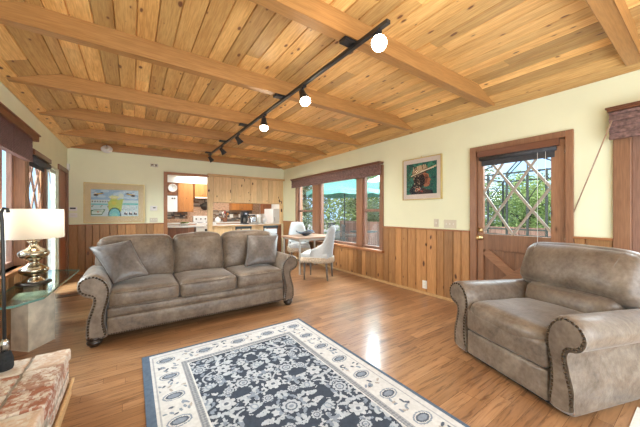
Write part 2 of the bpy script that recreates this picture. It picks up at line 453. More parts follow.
def spline(pts, closed=True, k=8):
    out = []; n_ = len(pts)
    for i in range(n_ if closed else n_ - 1):
        P = [pts[(i + j) % n_] if closed else pts[max(0, min(n_ - 1, i + j))] for j in (-1, 0, 1, 2)]
        for q in range(k):
            t = q / k
            out.append(tuple(.5 * (2 * P[1][a] + (P[2][a] - P[0][a]) * t + (2 * P[0][a] - 5 * P[1][a] + 4 * P[2][a] - P[3][a]) * t * t + (3 * P[1][a] - P[0][a] - 3 * P[2][a] + P[3][a]) * t ** 3) for a in range(len(pts[0]))))
    if not closed: out.append(tuple(pts[-1]))
    return out
def sheet(mb, org, ux, uy, grid, mi=0):
    """A rectangular sheet of small faces; grid[row, column] gives each face's own colour (row 0 at the bottom)."""
    h, w_, _ = grid.shape; o_ = Vector(org); ux = Vector(ux); uy = Vector(uy)
    b = len(mb.v)
    for j in range(h + 1):
        for i in range(w_ + 1): mb.v.append(tuple(o_ + ux * (i / w_) + uy * (j / h)))
    W = w_ + 1
    for j in range(h):
        for i in range(w_):
            a = b + j * W + i; mb.f.append((a, a + 1, a + 1 + W, a + W))
            mb.c.append(tuple(float(q) for q in grid[j, i]))
    k = h * w_; mb.mi += [mi] * k; mb.t += [0.0] * k; mb.sm += [False] * k
    return mb
def srgb(r, g, b):
    f = lambda x: (x / 255 / 12.92) if x / 255 <= .04045 else ((x / 255 + .055) / 1.055) ** 2.4
    return (f(r), f(g), f(b))

XL, XR, YB, H = -1.0265, 3.6264, 7.1135, 2.457
YF = -1.3
RAIL = .985

# ------------------------------------------------------------------ the setting
# floor: narrow oak strips running across the room
m, n, b = new_mat('oak_strip_floor')
tc = N(n, 'ShaderNodeTexCoord')
sx = N(n, 'ShaderNodeSeparateXYZ'); n.links.new(tc.outputs['Object'], sx.inputs[0])
rw_ = N(n, 'ShaderNodeMath', operation='DIVIDE'); n.links.new(sx.outputs[1], rw_.inputs[0]); rw_.inputs[1].default_value = .0825
fl_ = N(n, 'ShaderNodeMath', operation='FLOOR'); n.links.new(rw_.outputs[0], fl_.inputs[0])
wn_ = N(n, 'ShaderNodeTexWhiteNoise', noise_dimensions='1D'); n.links.new(fl_.outputs[0], wn_.inputs['W'])
sh_ = N(n, 'ShaderNodeMath', operation='MULTIPLY_ADD'); n.links.new(wn_.outputs['Value'], sh_.inputs[0]); sh_.inputs[1].default_value = 7.3; n.links.new(sx.outputs[0], sh_.inputs[2])
cx_ = N(n, 'ShaderNodeCombineXYZ'); n.links.new(sh_.outputs[0], cx_.inputs[0]); n.links.new(sx.outputs[1], cx_.inputs[1])
br = N(n, 'ShaderNodeTexBrick', offset=0.0, squash=1.0); n.links.new(cx_.outputs[0], br.inputs['Vector'])
for k_, v_ in (('Scale', 1.0), ('Brick Width', 1.15), ('Row Height', .0825), ('Mortar Size', .0011), ('Mortar Smooth', .3), ('Bias', 0.0)): br.inputs[k_].default_value = v_
br.inputs['Color1'].default_value = (.0, .0, .0, 1); br.inputs['Color2'].default_value = (1, 1, 1, 1); br.inputs['Mortar'].default_value = (.5, .5, .5, 1)
tone = ramp(n, br.outputs['Color'], [(0, (.25, .126, .058)), (.5, (.315, .165, .077)), (1, (.39, .213, .105))])
sc_ = N(n, 'ShaderNodeVectorMath', operation='SCALE', Scale=9.0); n.links.new(br.outputs['Color'], sc_.inputs[0])
ad_ = N(n, 'ShaderNodeVectorMath', operation='ADD'); n.links.new(tc.outputs['Object'], ad_.inputs[0]); n.links.new(sc_.outputs[0], ad_.inputs[1])
mp = N(n, 'ShaderNodeMapping'); mp.inputs['Scale'].default_value = (.09, 1, 1); n.links.new(ad_.outputs[0], mp.inputs[0])
g1 = N(n, 'ShaderNodeTexNoise', Scale=26.0, Detail=6.0, Roughness=.62, Distortion=1.6); n.links.new(mp.outputs[0], g1.inputs['Vector'])
gr = ramp(n, g1.outputs['Fac'], [(.36, (.20, .17, .15)), (.46, (.50, .49, .48)), (.62, (.63, .63, .63))])
col = mixc(n, .75, tone, gr, 'OVERLAY')
n.links.new(mixc(n, br.outputs['Fac'], col, (.10, .04, .016)), b.inputs['Base Color'])
b.inputs['Roughness'].default_value = .30; b.inputs['Specular IOR Level'].default_value = .5
b.inputs['Coat Weight'].default_value = .35; b.inputs['Coat Roughness'].default_value = .12
bp = N(n, 'ShaderNodeBump', Strength=.06, Distance=.003); n.links.new(g1.outputs['Fac'], bp.inputs['Height']); n.links.new(bp.outputs[0], b.inputs['Normal'])
M['floor'] = m
struct(bx(((XL - .2, YF - .1, -.08), (4.1, 9.95, 0))).build('floor', M['floor']))

# ceiling: flat in the middle, sloping down to both side walls; knotty boards with open grooves
def ceil_z(x):
    if x < -.585: return H + .37 * (x - XL)
    if x > 3.13: return 2.62 - (2.62 - H) * (x - 3.13) / (XR - 3.13)
    return 2.62
mb = MB(); xs = []; x = XL
while x < XR - .05:
    xs.append(x); x += random.choice([.128, .135, .135, .14])
xs.append(XR + .001)
# boards meet at the two bends
xs = sorted(set([q for q in xs if min(abs(q + .585), abs(q - 3.13)) > .05] + [-.585, 3.13]))
for a, c in zip(xs[:-1], xs[1:]):
    y = YF - random.random() * 1.5
    while y < YB + .1:
        L = random.choice([1.7, 2.4, 3.0, 3.6]); y2 = min(y + L, YB + .1); y1 = max(y, YF - .05)
        if y2 > y1:
            mb.tint = random.random() * .98 + .01
            za, zc = ceil_z(a), ceil_z(c); g = .006
            pr = [(a, za + .013), (a + g, za + (zc - za) * g / (c - a)), (c - g, zc - (zc - za) * g / (c - a)), (c, zc + .013)]
            vs = [(px, yy, pz) for yy in (y1, y2) for px, pz in pr] + [(a, y1, za + .03), (c, y1, zc + .03), (a, y2, za + .03), (c, y2, zc + .03)]
            mb.add(vs, [(0, 4, 5, 1), (1, 5, 6, 2), (2, 6, 7, 3), (8, 9, 11, 10)])
        y = y2 if y2 > y else y + L
struct(mb.build('ceiling', M['ceiling']))
struct(bx(((XL - .75, YF - .5, 2.80), (XR + .55, YB + .2, 2.9)), ((XL - .25, YB + .15, 2.45), (4.3, 10.3, 2.6))).build('roof', M['roofmat']))  # unseen slabs added to keep sky light off the ceilings, with eaves over the windows

for y in (.34, 1.475, 2.61, 3.755, 4.83, 5.92, 7.005):
    prof = [(-.985, 2.487), (-.975, 2.478), (3.50, 2.478), (3.51, 2.487)]
    prof += [(3.12, 2.640), (-.585, 2.640)]
    mb = MB(); mb.tint = random.random() * .9 + .05
    mb.prism([(p[0], p[1]) for p in prof], 'Y', y, y + (.10 if y < 7 else .105))
    struct(mb.build('ceiling_beam', M['beam'], bevel=.006))

def wall_with_holes(name, axis, t0, t1, a0, a1, z1, holes, mat):
    """Slab from a0 to a1 along the wall, thickness t0..t1, with rectangular openings (a, a', z, z')."""
    mb = MB(); cuts = sorted(set([a0, a1] + [q for h in holes for q in h[:2]]))
    for p, q in zip(cuts[:-1], cuts[1:]):
        mid = (p + q) / 2; hs = [h for h in holes if h[0] < mid < h[1]]
        spans = [(0, z1)] if not hs else [(0, hs[0][2]), (hs[0][3], z1)]
        for s0, s1 in spans:
            if s1 - s0 > .001:
                mb.box((t0, p, s0), (t1, q, s1)) if axis == 'X' else mb.box((p, t0, s0), (q, t1, s1))
    return struct(mb.build(name, mat))
WIN = (3.34, 6.33, .56, 2.03); DOOR = (.855, 1.735, 0.0, 1.99); WIN2 = (-.70, .44, .05, 2.02)
wall_with_holes('wall_right', 'X', XR, XR + .15, YF, YB + .12, 2.62, [WIN2, DOOR, WIN], M['wall'])
LW = (2.9, 4.48, .62, 2.02); LD = (4.63, 5.40, 0.0, 1.97); LS = (5.52, 6.20, .06, 1.90); LD2 = (6.34, 7.04, 0.0, 1.98)
wall_with_holes('wall_left', 'X', XL - .12, XL, YF, 4.55, 2.62, [LW], M['wall'])
wall_with_holes('wall_left_far', 'X', XL - .05, XL, 4.55, YB + .12, 2.62, [LD, LS, LD2], M['wall'])
wall_with_holes('wall_back', 'Y', YB, YB + .12, XL, XR, 2.62, [(.665, 3.565, 0, 2.135)], M['wall'])
wall_with_holes('wall_front', 'Y', YF - .15, YF, XL, XR, 2.62, [(-.6, 3.2, .1, 2.3)], M['wall'])
# the kitchen's own shell
wall_with_holes('wall_kitchen_far', 'Y', 9.85, 9.95, 0.0, 4.1, 2.44, [], M['kitwall'])
wall_with_holes('wall_kitchen_left', 'X', 0.0, .1, YB + .12, 9.85, 2.44, [], M['white'])
wall_with_holes('wall_kitchen_right', 'X', 4.0, 4.1, YB, 9.85, 2.44, [], M['white'])
wall_with_holes('wall_kitchen_front', 'Y', YB, YB + .12, XR + .15, 4.0, 2.44, [], M['ext'])
struct(bx(((0, YB + .12, 2.40), (4.1, 9.95, 2.45))).build('ceiling_kitchen', M['white']))

# knotty board wainscot, every board set off by a groove
def wainscot(name, axis, face, a0, a1, z1=RAIL - .02, sgn=-1):
    mb = MB(); a = a0; d = .018
    while a < a1 - .01:
        wd = min(random.choice([.11, .135, .16, .185]), a1 - a)
        if a1 - a - wd < .05: wd = a1 - a
        mb.tint = random.random() * .98 + .01; g = .0065
        pr = [(a, face + sgn * d * .1), (a + g, face + sgn * d), (a + wd - g, face + sgn * d), (a + wd, face + sgn * d * .1), (a + wd, face), (a, face)]
        mb.prism([(p[1], p[0]) for p in pr] if axis == 'X' else [(p[0], p[1]) for p in pr], 'Z', 0, z1)
        a += wd
    return struct(mb.build(name, M['wainscot']))
wainscot('wall_right_wainscot', 'X', XR, 1.815, 3.295)
wainscot('wall_right_wainscot', 'X', XR, 3.295, 6.375, .50)
wainscot('wall_right_wainscot', 'X', XR, 6.375, YB)
wainscot('wall_right_wainscot', 'X', XR, .53, .80)
wainscot('wall_back_wainscot', 'Y', YB, XL + .02, .595)
wainscot('wall_left_wainscot', 'X', XL, 2.50, 2.83, sgn=1)
wainscot('wall_left_wainscot', 'X', XL, 2.83, 4.55, .58, sgn=1)
tn = [0]
def trim(boxes, mat, bevel=.004):
    tn[0] += 1
    return struct(bx(*boxes).build('trim_%d' % tn[0], mat, bevel=bevel))
for y0, y1 in ((1.81, 3.30), (6.37, YB), (.53, .805)):
    trim([((XR - .035, y0, RAIL - .022), (XR, y1, RAIL))], M['rail'])
trim([((XL, YB - .035, RAIL - .022), (.60, YB, RAIL))], M['railx'])
trim([((XL, 2.50, RAIL - .022), (XL + .035, 2.83, RAIL))], M['rail'])
for nm, y0, y1 in (('baseboard_right', 1.81, YB), ('baseboard_right', .53, .80)):
    struct(bx(((XR - .032, y0, 0), (XR - .018, y1, .04))).build(nm, M['pinex'], bevel=.004))
struct(bx(((XL, YB - .032, 0), (.60, YB - .018, .045))).build('baseboard_back', M['railx'], bevel=.004))
# passage casing in the back wall and the post beside it
trim([((.595, YB - .025, 0), (.668, YB + .12, 2.15))], M['rail'])
trim([((.668, YB - .025, 2.10), (1.56, YB + .12, 2.15))], M['railx'])

# ---- window_1: triple window in the long wall
def sash(parent, y0, y1, z0, z1, fw=.045, x0=XR + .03, x1=XR + .075, mid=None, nm='sash'):
    bs = [((x0, y0, z0), (x1, y0 + fw, z1)), ((x0, y1 - fw, z0), (x1, y1, z1)), ((x0, y0 + fw, z0), (x1, y1 - fw, z0 + fw)), ((x0, y0 + fw, z1 - fw), (x1, y1 - fw, z1))]
    if mid: bs.append(((x0 - .01, y0 + fw, mid - .025), (x1, y1 - fw, mid + .025)))
    f = bx(*bs).build('window_sash', M['sash'], parent, bevel=.003)
    p = bx((((x0 + x1) / 2 - .003, y0 + fw - .005, z0 + fw - .005), ((x0 + x1) / 2 + .003, y1 - fw + .005, z1 - fw + .005))).build('pane', M['glass'], f)
    return f
w1 = empty_struct('window_1', 'triple window with brown wood frame beside the dining set', 'window')
y0, y1, z0, z1 = WIN
bx(((XR - .03, y0 - .045, z0), (XR + .15, y0 + .03, z1 + .03)), ((XR - .03, y1 - .03, z0), (XR + .15, y1 + .045, z1 + .03)), ((XR - .03, y0 + .03, z1 - .03), (XR + .15, y1 - .03, z1 + .03)),
   ((XR - .005, 3.84, z0), (XR + .14, 3.99, z1)), ((XR - .005, 5.30, z0), (XR + .14, 5.58, z1))).build('window_frame', M['casing'], w1, bevel=.004)
bx(((XR - .085, y0 - .075, z0 - .05), (XR + .15, y1 + .075, z0))).build('window_sill', M['rail'], w1, bevel=.006)
sash(w1, y0 + .03, 3.84, z0, z1 - .03, mid=1.26); sash(w1, 3.99, 5.30, z0, z1 - .03, .05); sash(w1, 5.58, y1 - .03, z0, z1 - .03, mid=1.26)

# ---- door_1: half glazed door with diamond lattice
d1 = empty_struct('door_1', 'brown wood door with diamond lattice glazing and cross buck panel', 'door')
bx(((XR - .03, .80, 0), (XR + .15, .862, 2.05)), ((XR - .03, 1.728, 0), (XR + .15, 1.805, 2.05)), ((XR - .03, .862, 1.985), (XR + .15, 1.728, 2.05))).build('door_frame', M['casing'], d1, bevel=.004)
xa, xb = XR + .004, XR + .05
gy0, gy1, gz0, gz1 = .985, 1.655, .955, 1.88
leaf = bx(((xa, .866, .01), (xb, gy0, 1.98)), ((xa, gy1, .01), (xb, 1.724, 1.98)), ((xa, gy0, gz1), (xb, gy1, 1.98)), ((xa, gy0, .76), (xb, gy1, gz0)), ((xa, gy0, .01), (xb, gy1, .20))).build('door_leaf', M['door'], d1, bevel=.004)
pb = MB()
for k in range(6):
    pb.tint = .02 + .25 * random.random(); pb.box((xa + .030, gy0 + k * .1117, .2), (xa + .042, gy0 + (k + 1) * .1117 - .002, .76))
pb.build('door_panel', M['door'], d1)
mb = MB()
for a, c in (((gy0 + .02, .22), (gy1 - .02, .74)), ((gy0 + .02, .74), (gy1 - .02, .22))):
    mb.tint = .93; xo = xa + (.012 if a[1] < .5 else .0085); mb.bar((xo, a[0], a[1]), (xo, c[0], c[1]), .095, .024, (1, 0, 0))
mb.build('cross_brace', M['doory'], d1, bevel=.003)
bx(((xa + .02, gy0, gz0), (xa + .026, gy1, gz1))).build('pane', M['glass'], d1)
mb = MB()
for p, q in (((.08, 1), (1, .06)), ((0, .56), (.48, 0)), ((.58, 1), (1, .57)), ((0, .03), (.88, 1)), ((0, .55), (.34, .94)), ((.47, 0), (1, .58))):
    xo = xa + (.012 if q[1] < p[1] else .0095)
    A = (xo, gy1 - p[0] * (gy1 - gy0), gz0 + p[1] * (gz1 - gz0)); B_ = (xo, gy1 - q[0] * (gy1 - gy0), gz0 + q[1] * (gz1 - gz0))
    mb.bar(A, B_, .026, .016, (1, 0, 0))
M['lattice'] = plain('grey_lattice', (.36, .31, .26), .5)
mb.build('lattice', M['lattice'], d1)
for z in (.905, 1.0):
    mb = MB(); mb.T = Matrix.Translation((xa, 1.69, z)) @ Matrix.Rotation(-PI / 2, 4, 'Y')
    mb.lathe([(.031, -.001), (.031, .007), (.012, .010), (.012, .035), (.027, .043), (.03, .055), (.018, .068), (.0, .069)] if z < .95 else [(.03, -.001), (.03, .012), (.018, .018), (.018, .03), (.0, .031)], 16)
    mb.build('door_knob' if z < .95 else 'deadbolt', M['brass'], d1)
for z in (.22, .95, 1.86):
    mb = MB(); mb.tube([(XR - .004, .864, z - .05), (XR - .004, .864, z + .05)], .008); mb.build('hinge', M['steel'], d1)

# ---- window_2: tall window near the camera on the long wall
w2 = empty_struct('window_2', 'tall brown framed window behind the armchair', 'window')
y0, y1, z0, z1 = WIN2
bx(((XR - .03, y1 - .02, 0), (XR + .15, y1 + .09, 2.10)), ((XR - .03, y0 - .09, 0), (XR + .15, y0 + .02, 2.10)), ((XR - .03, y0, z1), (XR + .15, y1, 2.10))).build('window_frame', M['casing'], w2, bevel=.005)
sash(w2, y0 + .02, -.1, z0, z1, .09); sash(w2, -.1, y1 - .02, z0, z1, .09)

# ---- left wall: window_3, door_2 with lattice, sidelight, door_3
def lsash(parent, y0, y1, z0, z1, fw, mat):
    x0, x1 = (XL - .11, XL - .065) if y0 < 4.5 else (XL - .045, XL - .005)
    f = bx(((x0, y0, z0), (x1, y0 + fw, z1)), ((x0, y1 - fw, z0), (x1, y1, z1)), ((x0, y0 + fw, z0), (x1, y1 - fw, z0 + fw)), ((x0, y0 + fw, z1 - fw), (x1, y1 - fw, z1))).build('window_sash', mat, parent, bevel=.003)
    bx((((x0 + x1) / 2 - .003, y0 + fw - .005, z0 + fw - .005), ((x0 + x1) / 2 + .003, y1 - fw + .005, z1 - fw + .005))).build('pane', M['glass'], f)
    return f
w3 = empty_struct('window_3', 'brown framed window behind the table lamp', 'window')
y0, y1, z0, z1 = LW
bx(((XL - .12, y0 - .07, z0), (XL + .025, y0 + .01, z1 + .05)), ((XL - .12, y1 - .01, z0), (XL + .025, y1 + .06, z1 + .05)), ((XL - .12, y0, z1), (XL + .025, y1, z1 + .05))).build('window_frame', M['casing'], w3, bevel=.004)
bx(((XL - .12, y0 - .09, z0 - .04), (XL + .045, y1 + .07, z0))).build('window_sill', M['rail'], w3, bevel=.005)
k = 4
for i in range(k):
    a = y0 + .01 + i * (y1 - y0 - .02) / k; lsash(w3, a, a + (y1 - y0 - .02) / k, z0, z1, .06, M['sash'])
d2 = empty_struct('door_2', 'door with diamond lattice glazing and pulled up roller shade', 'door')
y0, y1, z0, z1 = LD
bx(((XL - .055, y0 - .06, 0), (XL + .022, y0 + .01, z1 + .05)), ((XL - .055, y1 - .01, 0), (XL + .022, y1 + .05, z1 + .05)), ((XL - .055, y0, z1 - .01), (XL + .022, y1, z1 + .05))).build('door_frame', M['casing'], d2, bevel=.004)
x0, x1 = XL - .045, XL - .005
bx(((x0, y0 + .01, .01), (x1, y0 + .1, z1 - .01)), ((x0, y1 - .1, .01), (x1, y1 - .01, z1 - .01)), ((x0, y0 + .1, 1.86), (x1, y1 - .1, z1 - .01)), ((x0, y0 + .1, .01), (x1, y1 - .1, .95))).build('door_leaf', M['door'], d2, bevel=.004)
bx(((x0 + .015, y0 + .1, .95), (x0 + .02, y1 - .1, 1.86))).build('pane', M['glass'], d2)
mb = MB(); yy0, yy1, zz0, zz1 = y0 + .1, y1 - .1, .95, 1.86
for p, q in (((0, .1), (.9, 1)), ((0, .6), (.4, 1)), ((.45, 0), (1, .6)), ((.1, 1), (1, .05)), ((0, .55), (.5, 0)), ((.6, 1), (1, .58))):
    xo = x0 + (.028 if q[1] < p[1] else .031)
    mb.bar((xo, yy0 + p[0] * (yy1 - yy0), zz0 + p[1] * (zz1 - zz0)), (xo, yy0 + q[0] * (yy1 - yy0), zz0 + q[1] * (zz1 - zz0)), .034, .016, (1, 0, 0))
mb.build('lattice', M['sash'], d2)
w4 = empty_struct('window_4', 'tall narrow glass side panel in a pale frame', 'window')
y0, y1, z0, z1 = LS
M['paleframe'] = plain('pale_green_frame', (.60, .64, .54), .5)
bx(((XL - .055, y0 - .05, 0), (XL + .02, y0 + .01, z1 + .04)), ((XL - .055, y1 - .01, 0), (XL + .02, y1 + .05, z1 + .04)), ((XL - .055, y0, z1), (XL + .02, y1, z1 + .04)), ((XL - .055, y0, 0), (XL + .02, y1, z0))).build('window_frame', M['paleframe'], w4, bevel=.003)
lsash(w4, y0 + .01, y1 - .01, z0, z1, .05, M['paleframe'])
d3 = empty_struct('door_3', 'plain red brown wood door in the far corner', 'door')
y0, y1, z0, z1 = LD2
bx(((XL - .055, y0 - .07, 0), (XL + .022, y0 + .01, z1 + .06)), ((XL - .055, y1 - .01, 0), (XL + .022, y1 + .06, z1 + .06)), ((XL - .055, y0, z1 - .01), (XL + .022, y1, z1 + .06))).build('door_frame', M['casing'], d3, bevel=.004)
bx(((XL - .045, y0 + .012, .01), (XL - .012, y1 - .012, z1 - .012))).build('door_leaf', M['redwood'], d3, bevel=.003)
mb = MB(); mb.T = Matrix.Translation((XL - .012, y0 + .07, .95)) @ Matrix.Rotation(PI / 2, 4, 'Y'); mb.lathe([(.028, 0), (.028, .006), (.011, .01), (.011, .03), (.026, .04), (.024, .058), (0, .06)], 14)
mb.build('door_knob', M['brass'], d3)
w5 = empty_struct('window_5', 'wide glass door in the wall behind the camera', 'window')
bx(((-.6, YF - .1, .1), (-.52, YF - .04, 2.3)), ((3.12, YF - .1, .1), (3.2, YF - .04, 2.3)), ((-.52, YF - .1, .1), (3.12, YF - .04, .18)), ((-.52, YF - .1, 2.22), (3.12, YF - .04, 2.3)), ((1.26, YF - .1, .18), (1.34, YF - .04, 2.22))).build('window_frame', M['white'], w5)
bx(((-.52, YF - .073, .18), (3.12, YF - .067, 2.22))).build('pane', M['glass'], w5)

# ------------------------------------------------------------------ sofa
def nails(mb, path, step, nrm, r, closed=False):
    """Nail heads at an even spacing along a path of 3-D points."""
    P = [Vector(p) for p in path]; acc = 0.0
    for a, c in zip(P[:-1], P[1:]):
        L = (c - a).length
        while acc < L:
            mb.dome(a + (c - a) * (acc / L), nrm, r); acc += step
        acc -= L
def inset_outline(pts, d):
    out = []; k = len(pts)
    area = sum(pts[i][0] * pts[(i + 1) % k][1] - pts[(i + 1) % k][0] * pts[i][1] for i in range(k))
    sg = 1 if area > 0 else -1
    for i in range(k):
        a, c = Vector(pts[i - 1]), Vector(pts[(i + 1) % k]); t = (c - a).normalized()
        out.append((pts[i][0] - sg * t.y * d, pts[i][1] + sg * t.x * d))
    return out
# outline of a rolled arm seen from the front: (outwards, up), 0 = inner foot
ARM = [(.0, .075), (.012, .20), (.006, .31), (-.022, .42), (-.026, .52), (.012, .605), (.085, .655), (.150, .650), (.198, .615), (.212, .560), (.195, .505), (.155, .472), (.112, .455), (.100, .42), (.118, .34), (.146, .24), (.150, .15), (.132, .075)]
def arm(parent, at, sgn, axis, d_front, d_back, mat, outline, zs=1.0, drop=0.0, name='arm'):
    """Rolled arm whose front stands at d_front; returns the arm. sgn: outward direction across the seat."""
    pts = spline(outline, True, 5); mb = MB(); k = len(pts); f = 1 if d_front > d_back else -1
    st = [(d_front - f * .0, .93), (d_front - f * .008, .97), (d_front - f * .022, 1.0)]
    for q in range(1, 9): st.append((d_front - f * .022 + (d_back - d_front + f * .022) * q / 8, 1.0))
    vs = []; cx = sum(p[0] for p in pts) / k; cz = sum(p[1] for p in pts) / k
    for dpt, sc in st:
        fr = abs(dpt - d_front) / abs(d_back - d_front)
        for p in pts:
            o_ = cx + (p[0] - cx) * sc; z = (cz + (p[1] - cz) * sc)
            if z > .3: z -= drop * fr * (z - .3) / .3
            wob = .004 * noise.noise(Vector((o_ * 9, dpt * 6, z * 9)))
            o_ += wob; z += wob
            vs.append((at + sgn * o_, dpt, z) if axis == 'Y' else (dpt, at + sgn * o_, z))
    fs = []
    for r in range(len(st) - 1):
        for i in range(k): fs.append((r * k + i, r * k + (i + 1) % k, (r + 1) * k + (i + 1) % k, (r + 1) * k + i))
    fs.append(tuple(range(k))); fs.append(tuple((len(st) - 1) * k + i for i in range(k)))
    mb.add(vs, fs, True); ob = mb.build(name, mat, parent)
    # front panel, a little proud, with nail heads round its edge
    ins = inset_outline(pts, .026); mb = MB()
    fp = [((at + sgn * p[0], d_front + f * e, p[1]) if axis == 'Y' else (d_front + f * e, at + sgn * p[0], p[1])) for e in (-.004, .006) for p in ins]
    fs = [(i, (i + 1) % k, k + (i + 1) % k, k + i) for i in range(k)] + [tuple(k + i for i in range(k))]
    mb.add(fp, fs, False); mb.build('front_panel', mat, ob)
    mb = MB(); nl = inset_outline(pts, .020)
    nrm = (0, f, 0) if axis == 'Y' else (f, 0, 0)
    path = [((at + sgn * p[0], d_front + f * .003, p[1]) if axis == 'Y' else (d_front + f * .003, at + sgn * p[0], p[1])) for p in nl if p[1] > .085]
    j0 = next((i for i in range(len(nl)) if nl[i][1] > .085 and nl[i - 1][1] <= .085), 0)
    path = [((at + sgn * p[0], d_front + f * .003, p[1]) if axis == 'Y' else (d_front + f * .003, at + sgn * p[0], p[1])) for p in (nl[j0:] + nl[:j0]) if p[1] > .085]
    nails(mb, path, .0255, nrm, .0098); mb.build('nailhead_trim', M['nail'], ob)
    return ob

SX, SYF = .715, 3.175     # middle of the sofa, its front
sofa = thing('sofa', 'long taupe suede sofa with rolled arms and nailhead trim', 'sofa', (SX, 3.62, 0))
def SL(x, y, z): return (x - SX, y - 3.62, z)
for sg in (-1, 1): arm(sofa, sg * .905, sg, 'Y', SYF - 3.62, .20, M['sofa'], ARM)
mb = MB(); mb.box(SL(-.19, 3.24, .085), SL(1.62, 4.05, .30)); mb.box(SL(-.30, 3.80, .085), SL(1.73, 4.08, .60)); mb.build('frame', M['sofa'], sofa, bevel=.02)
mb = MB(); mb.cushion((0, SYF + .055 - 3.62, .165), (.905, .05, .083), .018, (0, .012, 0), 14, .004, 6, 1); mb.build('front_rail', M['sofa'], sofa)
mb = MB(); mb.cushion((0, SYF + .075 - 3.62, .285), (.905, .055, .045), .022, (0, .01, 0), 12, .004, 6, 4); mb.build('seat_border', M['sofa'], sofa)
mb = MB(); nails(mb, [(-.89, SYF - .006 - 3.62, .098), (.89, SYF - .006 - 3.62, .098)], .0195, (0, -1, 0), .0075); mb.build('nailhead_trim', M['nail'], sofa)
bx((SL(-.28, 3.3, .060), SL(1.71, 4.03, .086))).build('lining', M['under'], sofa)
for i in range(3):
    cx = (i - 1) * .602; mb = MB()
    mb.cushion((cx, 3.50 - 3.62, .408), (.298, .335, .082), .045, (.004, .012, .026), 14, .006, 5, i * 7.3)
    so = mb.build('seat_cushion', M['sofa'], sofa)
    mb = MB()
    for zz in (.342, .470):
        ring = [(cx - .285, -.10, zz), (cx - .283, -.435, zz), (cx - .262, -.458, zz), (cx + .262, -.458, zz), (cx + .283, -.435, zz), (cx + .285, -.10, zz)]
        mb.tube(ring, .0055, 6)
    mb.build('piping', M['sofa'], so)
# back cushions: the outer two wide enough to wrap behind the arms
def lean(P, p):
    P.y += .16 * (P.z + .24); P.z -= .028 * (abs(p[0]) ** 4) * (p[2] > 0) * p[2]; return P
for i, (cx, hw) in enumerate(((-.665, .372), (-.001, .295), (.665, .372))):
    mb = MB(); mb.cushion((cx, 3.80 - 3.62, .70), (hw, .105, .252), .062, (0, .065, .014), 16, .016, 4.2, i * 5.1 + 2, lean)
    bo = mb.build('back_cushion', M['sofa'], sofa)
mb = MB(); mb.cushion((0, 4.03 - 3.62, .50), (1.03, .06, .34), .05, (0, .02, .01), 12); mb.build('back_panel', M['sofa'], sofa)
for x, y in ((-.28, 3.23), (1.71, 3.23), (-.26, 3.98), (1.69, 3.98)):
    mb = MB(); mb.lathe([(.034, 0), (.042, .006), (.044, .016), (.056, .024), (.061, .04), (.054, .054), (.044, .060), (.06, .066), (.063, .086)], 20, SL(x, y, 0)); mb.build('foot', M['footwood'], sofa)

def pillow(name, corners, thick, label, seed):
    """Square cushion from its four corners TL, TR, BR, BL (as it stands), plump in the middle, with crossing seams and piped edge."""
    TL, TR, BR, BL = [Vector(c) for c in corners]; cen = (TL + TR + BR + BL) / 4
    nrm = (TR - TL + BR - BL).cross(TL - BL + TR - BR).normalized()
    base = Vector((cen.x, cen.y, min(c.z for c in (TL, TR, BR, BL))))
    root = thing(name, label, 'pillow', base, 0, 'throw pillows on the sofa')
    n_ = 22; vs = []; fs = []
    def P(u, v, s):
        a, c = (u + 1) / 2, (v + 1) / 2
        pin = 1 - .05 * ((1 - u * u) * (abs(v) > .98) + (1 - v * v) * (abs(u) > .98))
        p = BL * (1 - a) * (1 - c) + BR * a * (1 - c) + TL * (1 - a) * c + TR * a * c
        k_ = 1 - .06 * (1 - u * u) * v ** 4 - .06 * (1 - v * v) * u ** 4
        p = cen + (p - cen) * k_
        t = thick * ((1 - u ** 2) * (1 - v ** 2)) ** .42
        t -= .016 * math.exp(-((abs(u - v)) / .07) ** 2) * (1 - u ** 4) + .016 * math.exp(-((abs(u + v)) / .07) ** 2) * (1 - u ** 4)
        t += .006 * noise.noise(Vector((u * 3 + seed, v * 3, s))) * (1 - u ** 4) * (1 - v ** 4)
        return p + nrm * s * max(t, 0) - base
    g = [math.sin(PI / 2 * (2 * i / n_ - 1)) for i in range(n_ + 1)]
    mb = MB(); mb.smooth = True
    for s in (1, -1):
        vs = [P(u, v, s) for v in g for u in g]; W = n_ + 1
        fs = [((j * W + i, j * W + i + 1, (j + 1) * W + i + 1, (j + 1) * W + i) if s > 0 else (j * W + i, (j + 1) * W + i, (j + 1) * W + i + 1, j * W + i + 1)) for j in range(n_) for i in range(n_)]
        mb.add(vs, fs, True)
    mb.build('cover', M['pillow'], root)
    mb = MB(); edge = [P(u, -1, 1) for u in g] + [P(1, v, 1) for v in g[1:]] + [P(-u, 1, 1) for u in g[1:]] + [P(-1, -v, 1) for v in g[1:]]
    mb.tube(edge, .006, 6); mb.build('piping', M['piping'], root)
    return root
pillow('throw_pillow', ((-.355, 3.62, .865), (-.015, 3.66, .915), (.150, 3.39, .565), (-.150, 3.35, .520)), .078, 'grey taupe square throw pillow with crossed seams leaning on the sofa arm nearest the lamp', 1)
pillow('throw_pillow', ((1.30, 3.64, .905), (1.77, 3.65, .885), (1.625, 3.41, .535), (1.19, 3.41, .535)), .075, 'taupe square throw pillow at the sofa end near the dining set', 5)

